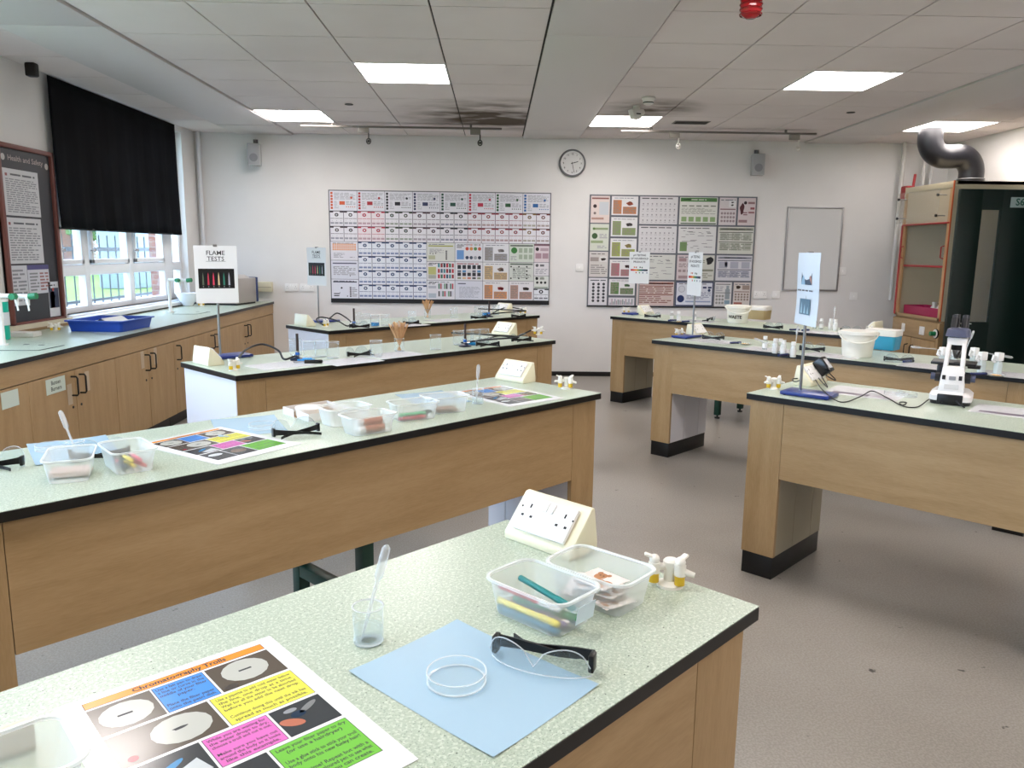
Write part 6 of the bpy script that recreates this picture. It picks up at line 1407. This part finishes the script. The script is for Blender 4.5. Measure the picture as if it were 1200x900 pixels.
t = thing('gas_valve', 'round green-knobbed gas valve on the fume cupboard base', 'valve', (HX, 7.30, .655)); MB().cyl(.042, 0, .012, WHITEP, 24, T=TR(0, 0, 0, ry=R(-90))).lathe([(.042, 0), (.046, 0), (.046, .010), (.042, .012)], BLACK, 24, T=TR(0, 0, 0, ry=R(-90))).build('backplate', t); MB().cyl(.022, .012, .06, GRN, 10, T=TR(0, 0, 0, ry=R(-90))).build('knob', t)
# duct
path = [FY(1137, 212, 7.66), FY(1137, 200, 7.66), FY(1135, 190, 7.66), FY(1127, 183.5, 7.66), FY(1115, 183.5, 7.66), FY(1103, 183, 7.66), FY(1094, 177, 7.66), FY(1090, 166, 7.66)]
path[0].z = HZ1+.012; path[1].x = path[0].x = path[0].x; pe = Vector((path[-1].x, 7.66, ZC-.002)); path.append(pe)
t = thing('extract_duct', 'fat dark grey plastic duct bending from the fume cupboard to the ceiling', 'duct')
dc = MB(); DG = M('#1d1d21', .32); dc.tube([tuple(q) for q in catmull(path, 6)], .112, DG, 28); dc.build('pipe', t)
MB().lathe([(.113, 0), (.120, 0), (.120, .05), (.113, .052)], DG, 28, T=Matrix.Translation((path[0].x, 7.66, HZ1+.003))).lathe([(.1205, .048), (.1225, .05), (.1205, .054)], M('#9a9a9e', .2), 28, T=Matrix.Translation((path[0].x, 7.66, HZ1+.003))).build('collar', t)
# pipes by the back right corner
for x, y, z, r, l in ((4.37, 8.56, .9, .022, 'white vertical pipe left of the fume cupboard'), (4.57, 8.5, 2.12, .018, 'thin white pipe behind the duct, left of two'), (4.65, 8.5, 2.12, .015, 'thin white pipe behind the duct, right of two')):
    tag(MB().tube([(x, y, z), (x, y, ZC-.002)], r, M('#cfccc8', .4), 12).build('service_pipe'), l, 'pipe')
tag(MB().box(4.52, 4.70, 8.46, 8.649, 2.08, 2.119, BLACK, .004).build('pipe_bracket'), 'black bracket at the foot of the two thin pipes', 'bracket')
tag(MB().box(4.36, 4.44, 8.40, 8.537, 1.98, 2.12, M('#a8282c', .4), .006).tube([(4.43, 8.42, 2.12), (4.44, 8.42, 2.24)], .014, M('#a8282c', .4), 8).build('red_valve'), 'red valve beside the white pipe above the fume cupboard', 'valve')
tag(MB().box(3.94, 4.12, 8.3, 8.64, .9, .92, M('#d0cdc6', .5), .004).box(4.08, 4.12, 8.3, 8.64, .6, .9, M('#d0cdc6', .5)).build('wall_shelf'), 'small white shelf corner left of the fume cupboard', 'shelf') if 0 else None

# ------------------------------------------------------------------ open green door
DGc = noise_mat('dark_green_door', [(.3, '#0c1c18'), (.7, '#10241f')], 2, .35, .4)
dx0, dx1, dzt = 4.13, 4.90, 1.978; yd = 7.02
v = [FY(1150, 245, yd), FY(1174, 245, yd), FY(1137, 378, yd)]; vx0, vx1, vz1, vz0 = v[0].x+.005, v[1].x+.003, v[0].z, v[2].z
D = struct('door_1', MB().box(dx0, vx0, yd, yd+.044, .006, dzt, DGc, .002).box(vx1, dx1, yd, yd+.044, .006, dzt, DGc, .002).box(vx0-.001, vx1+.001, yd, yd+.044, vz1, dzt, DGc).box(vx0-.001, vx1+.001, yd, yd+.044, .006, vz0, DGc), label='dark green door standing open at the right edge')
D['category'] = 'door'
MB().box(vx0, vx1, yd+.018, yd+.024, vz0, vz1, PANE).build('vision_panel', D)
fr = MB()
for a in ((vx0, vx0+.006, vz0, vz1), (vx1-.006, vx1, vz0, vz1), (vx0, vx1, vz1-.006, vz1), (vx0, vx1, vz0, vz0+.006)): fr.box(a[0], a[1], yd+.004, yd+.018, a[2], a[3], M('#14241f', .4))
fr.build('glazing_bead', D)
hp = FY(1121, 381, yd); hd = MB().box(hp.x-.028, hp.x+.028, yd-.005, yd, hp.z-.11, hp.z+.10, ALU, .002).build('handle_plate', D)
MB().tube([(hp.x-.006, yd-.004, hp.z+.02), (hp.x-.006, yd-.05, hp.z+.02), (hp.x+.10, yd-.052, hp.z+.018)], .009, CHROME, 10).build('lever_handle', hd)
sp = [FY(1185, 231, yd), FY(1204, 243.5, yd)]
sg = MB().box(sp[0].x, sp[0].x+.155, yd-.004, yd, sp[1].z, sp[0].z, M('#a9bcb9', .35)); sg.text('S6', .085, M('#1f5a4c', .4), Matrix.Translation((sp[0].x+.085, yd-.0045, (sp[0].z+sp[1].z)/2)) @ RX, .02)
tag(sg.build('door_sign'), 'pale room sign reading S6 on the green door', 'sign')
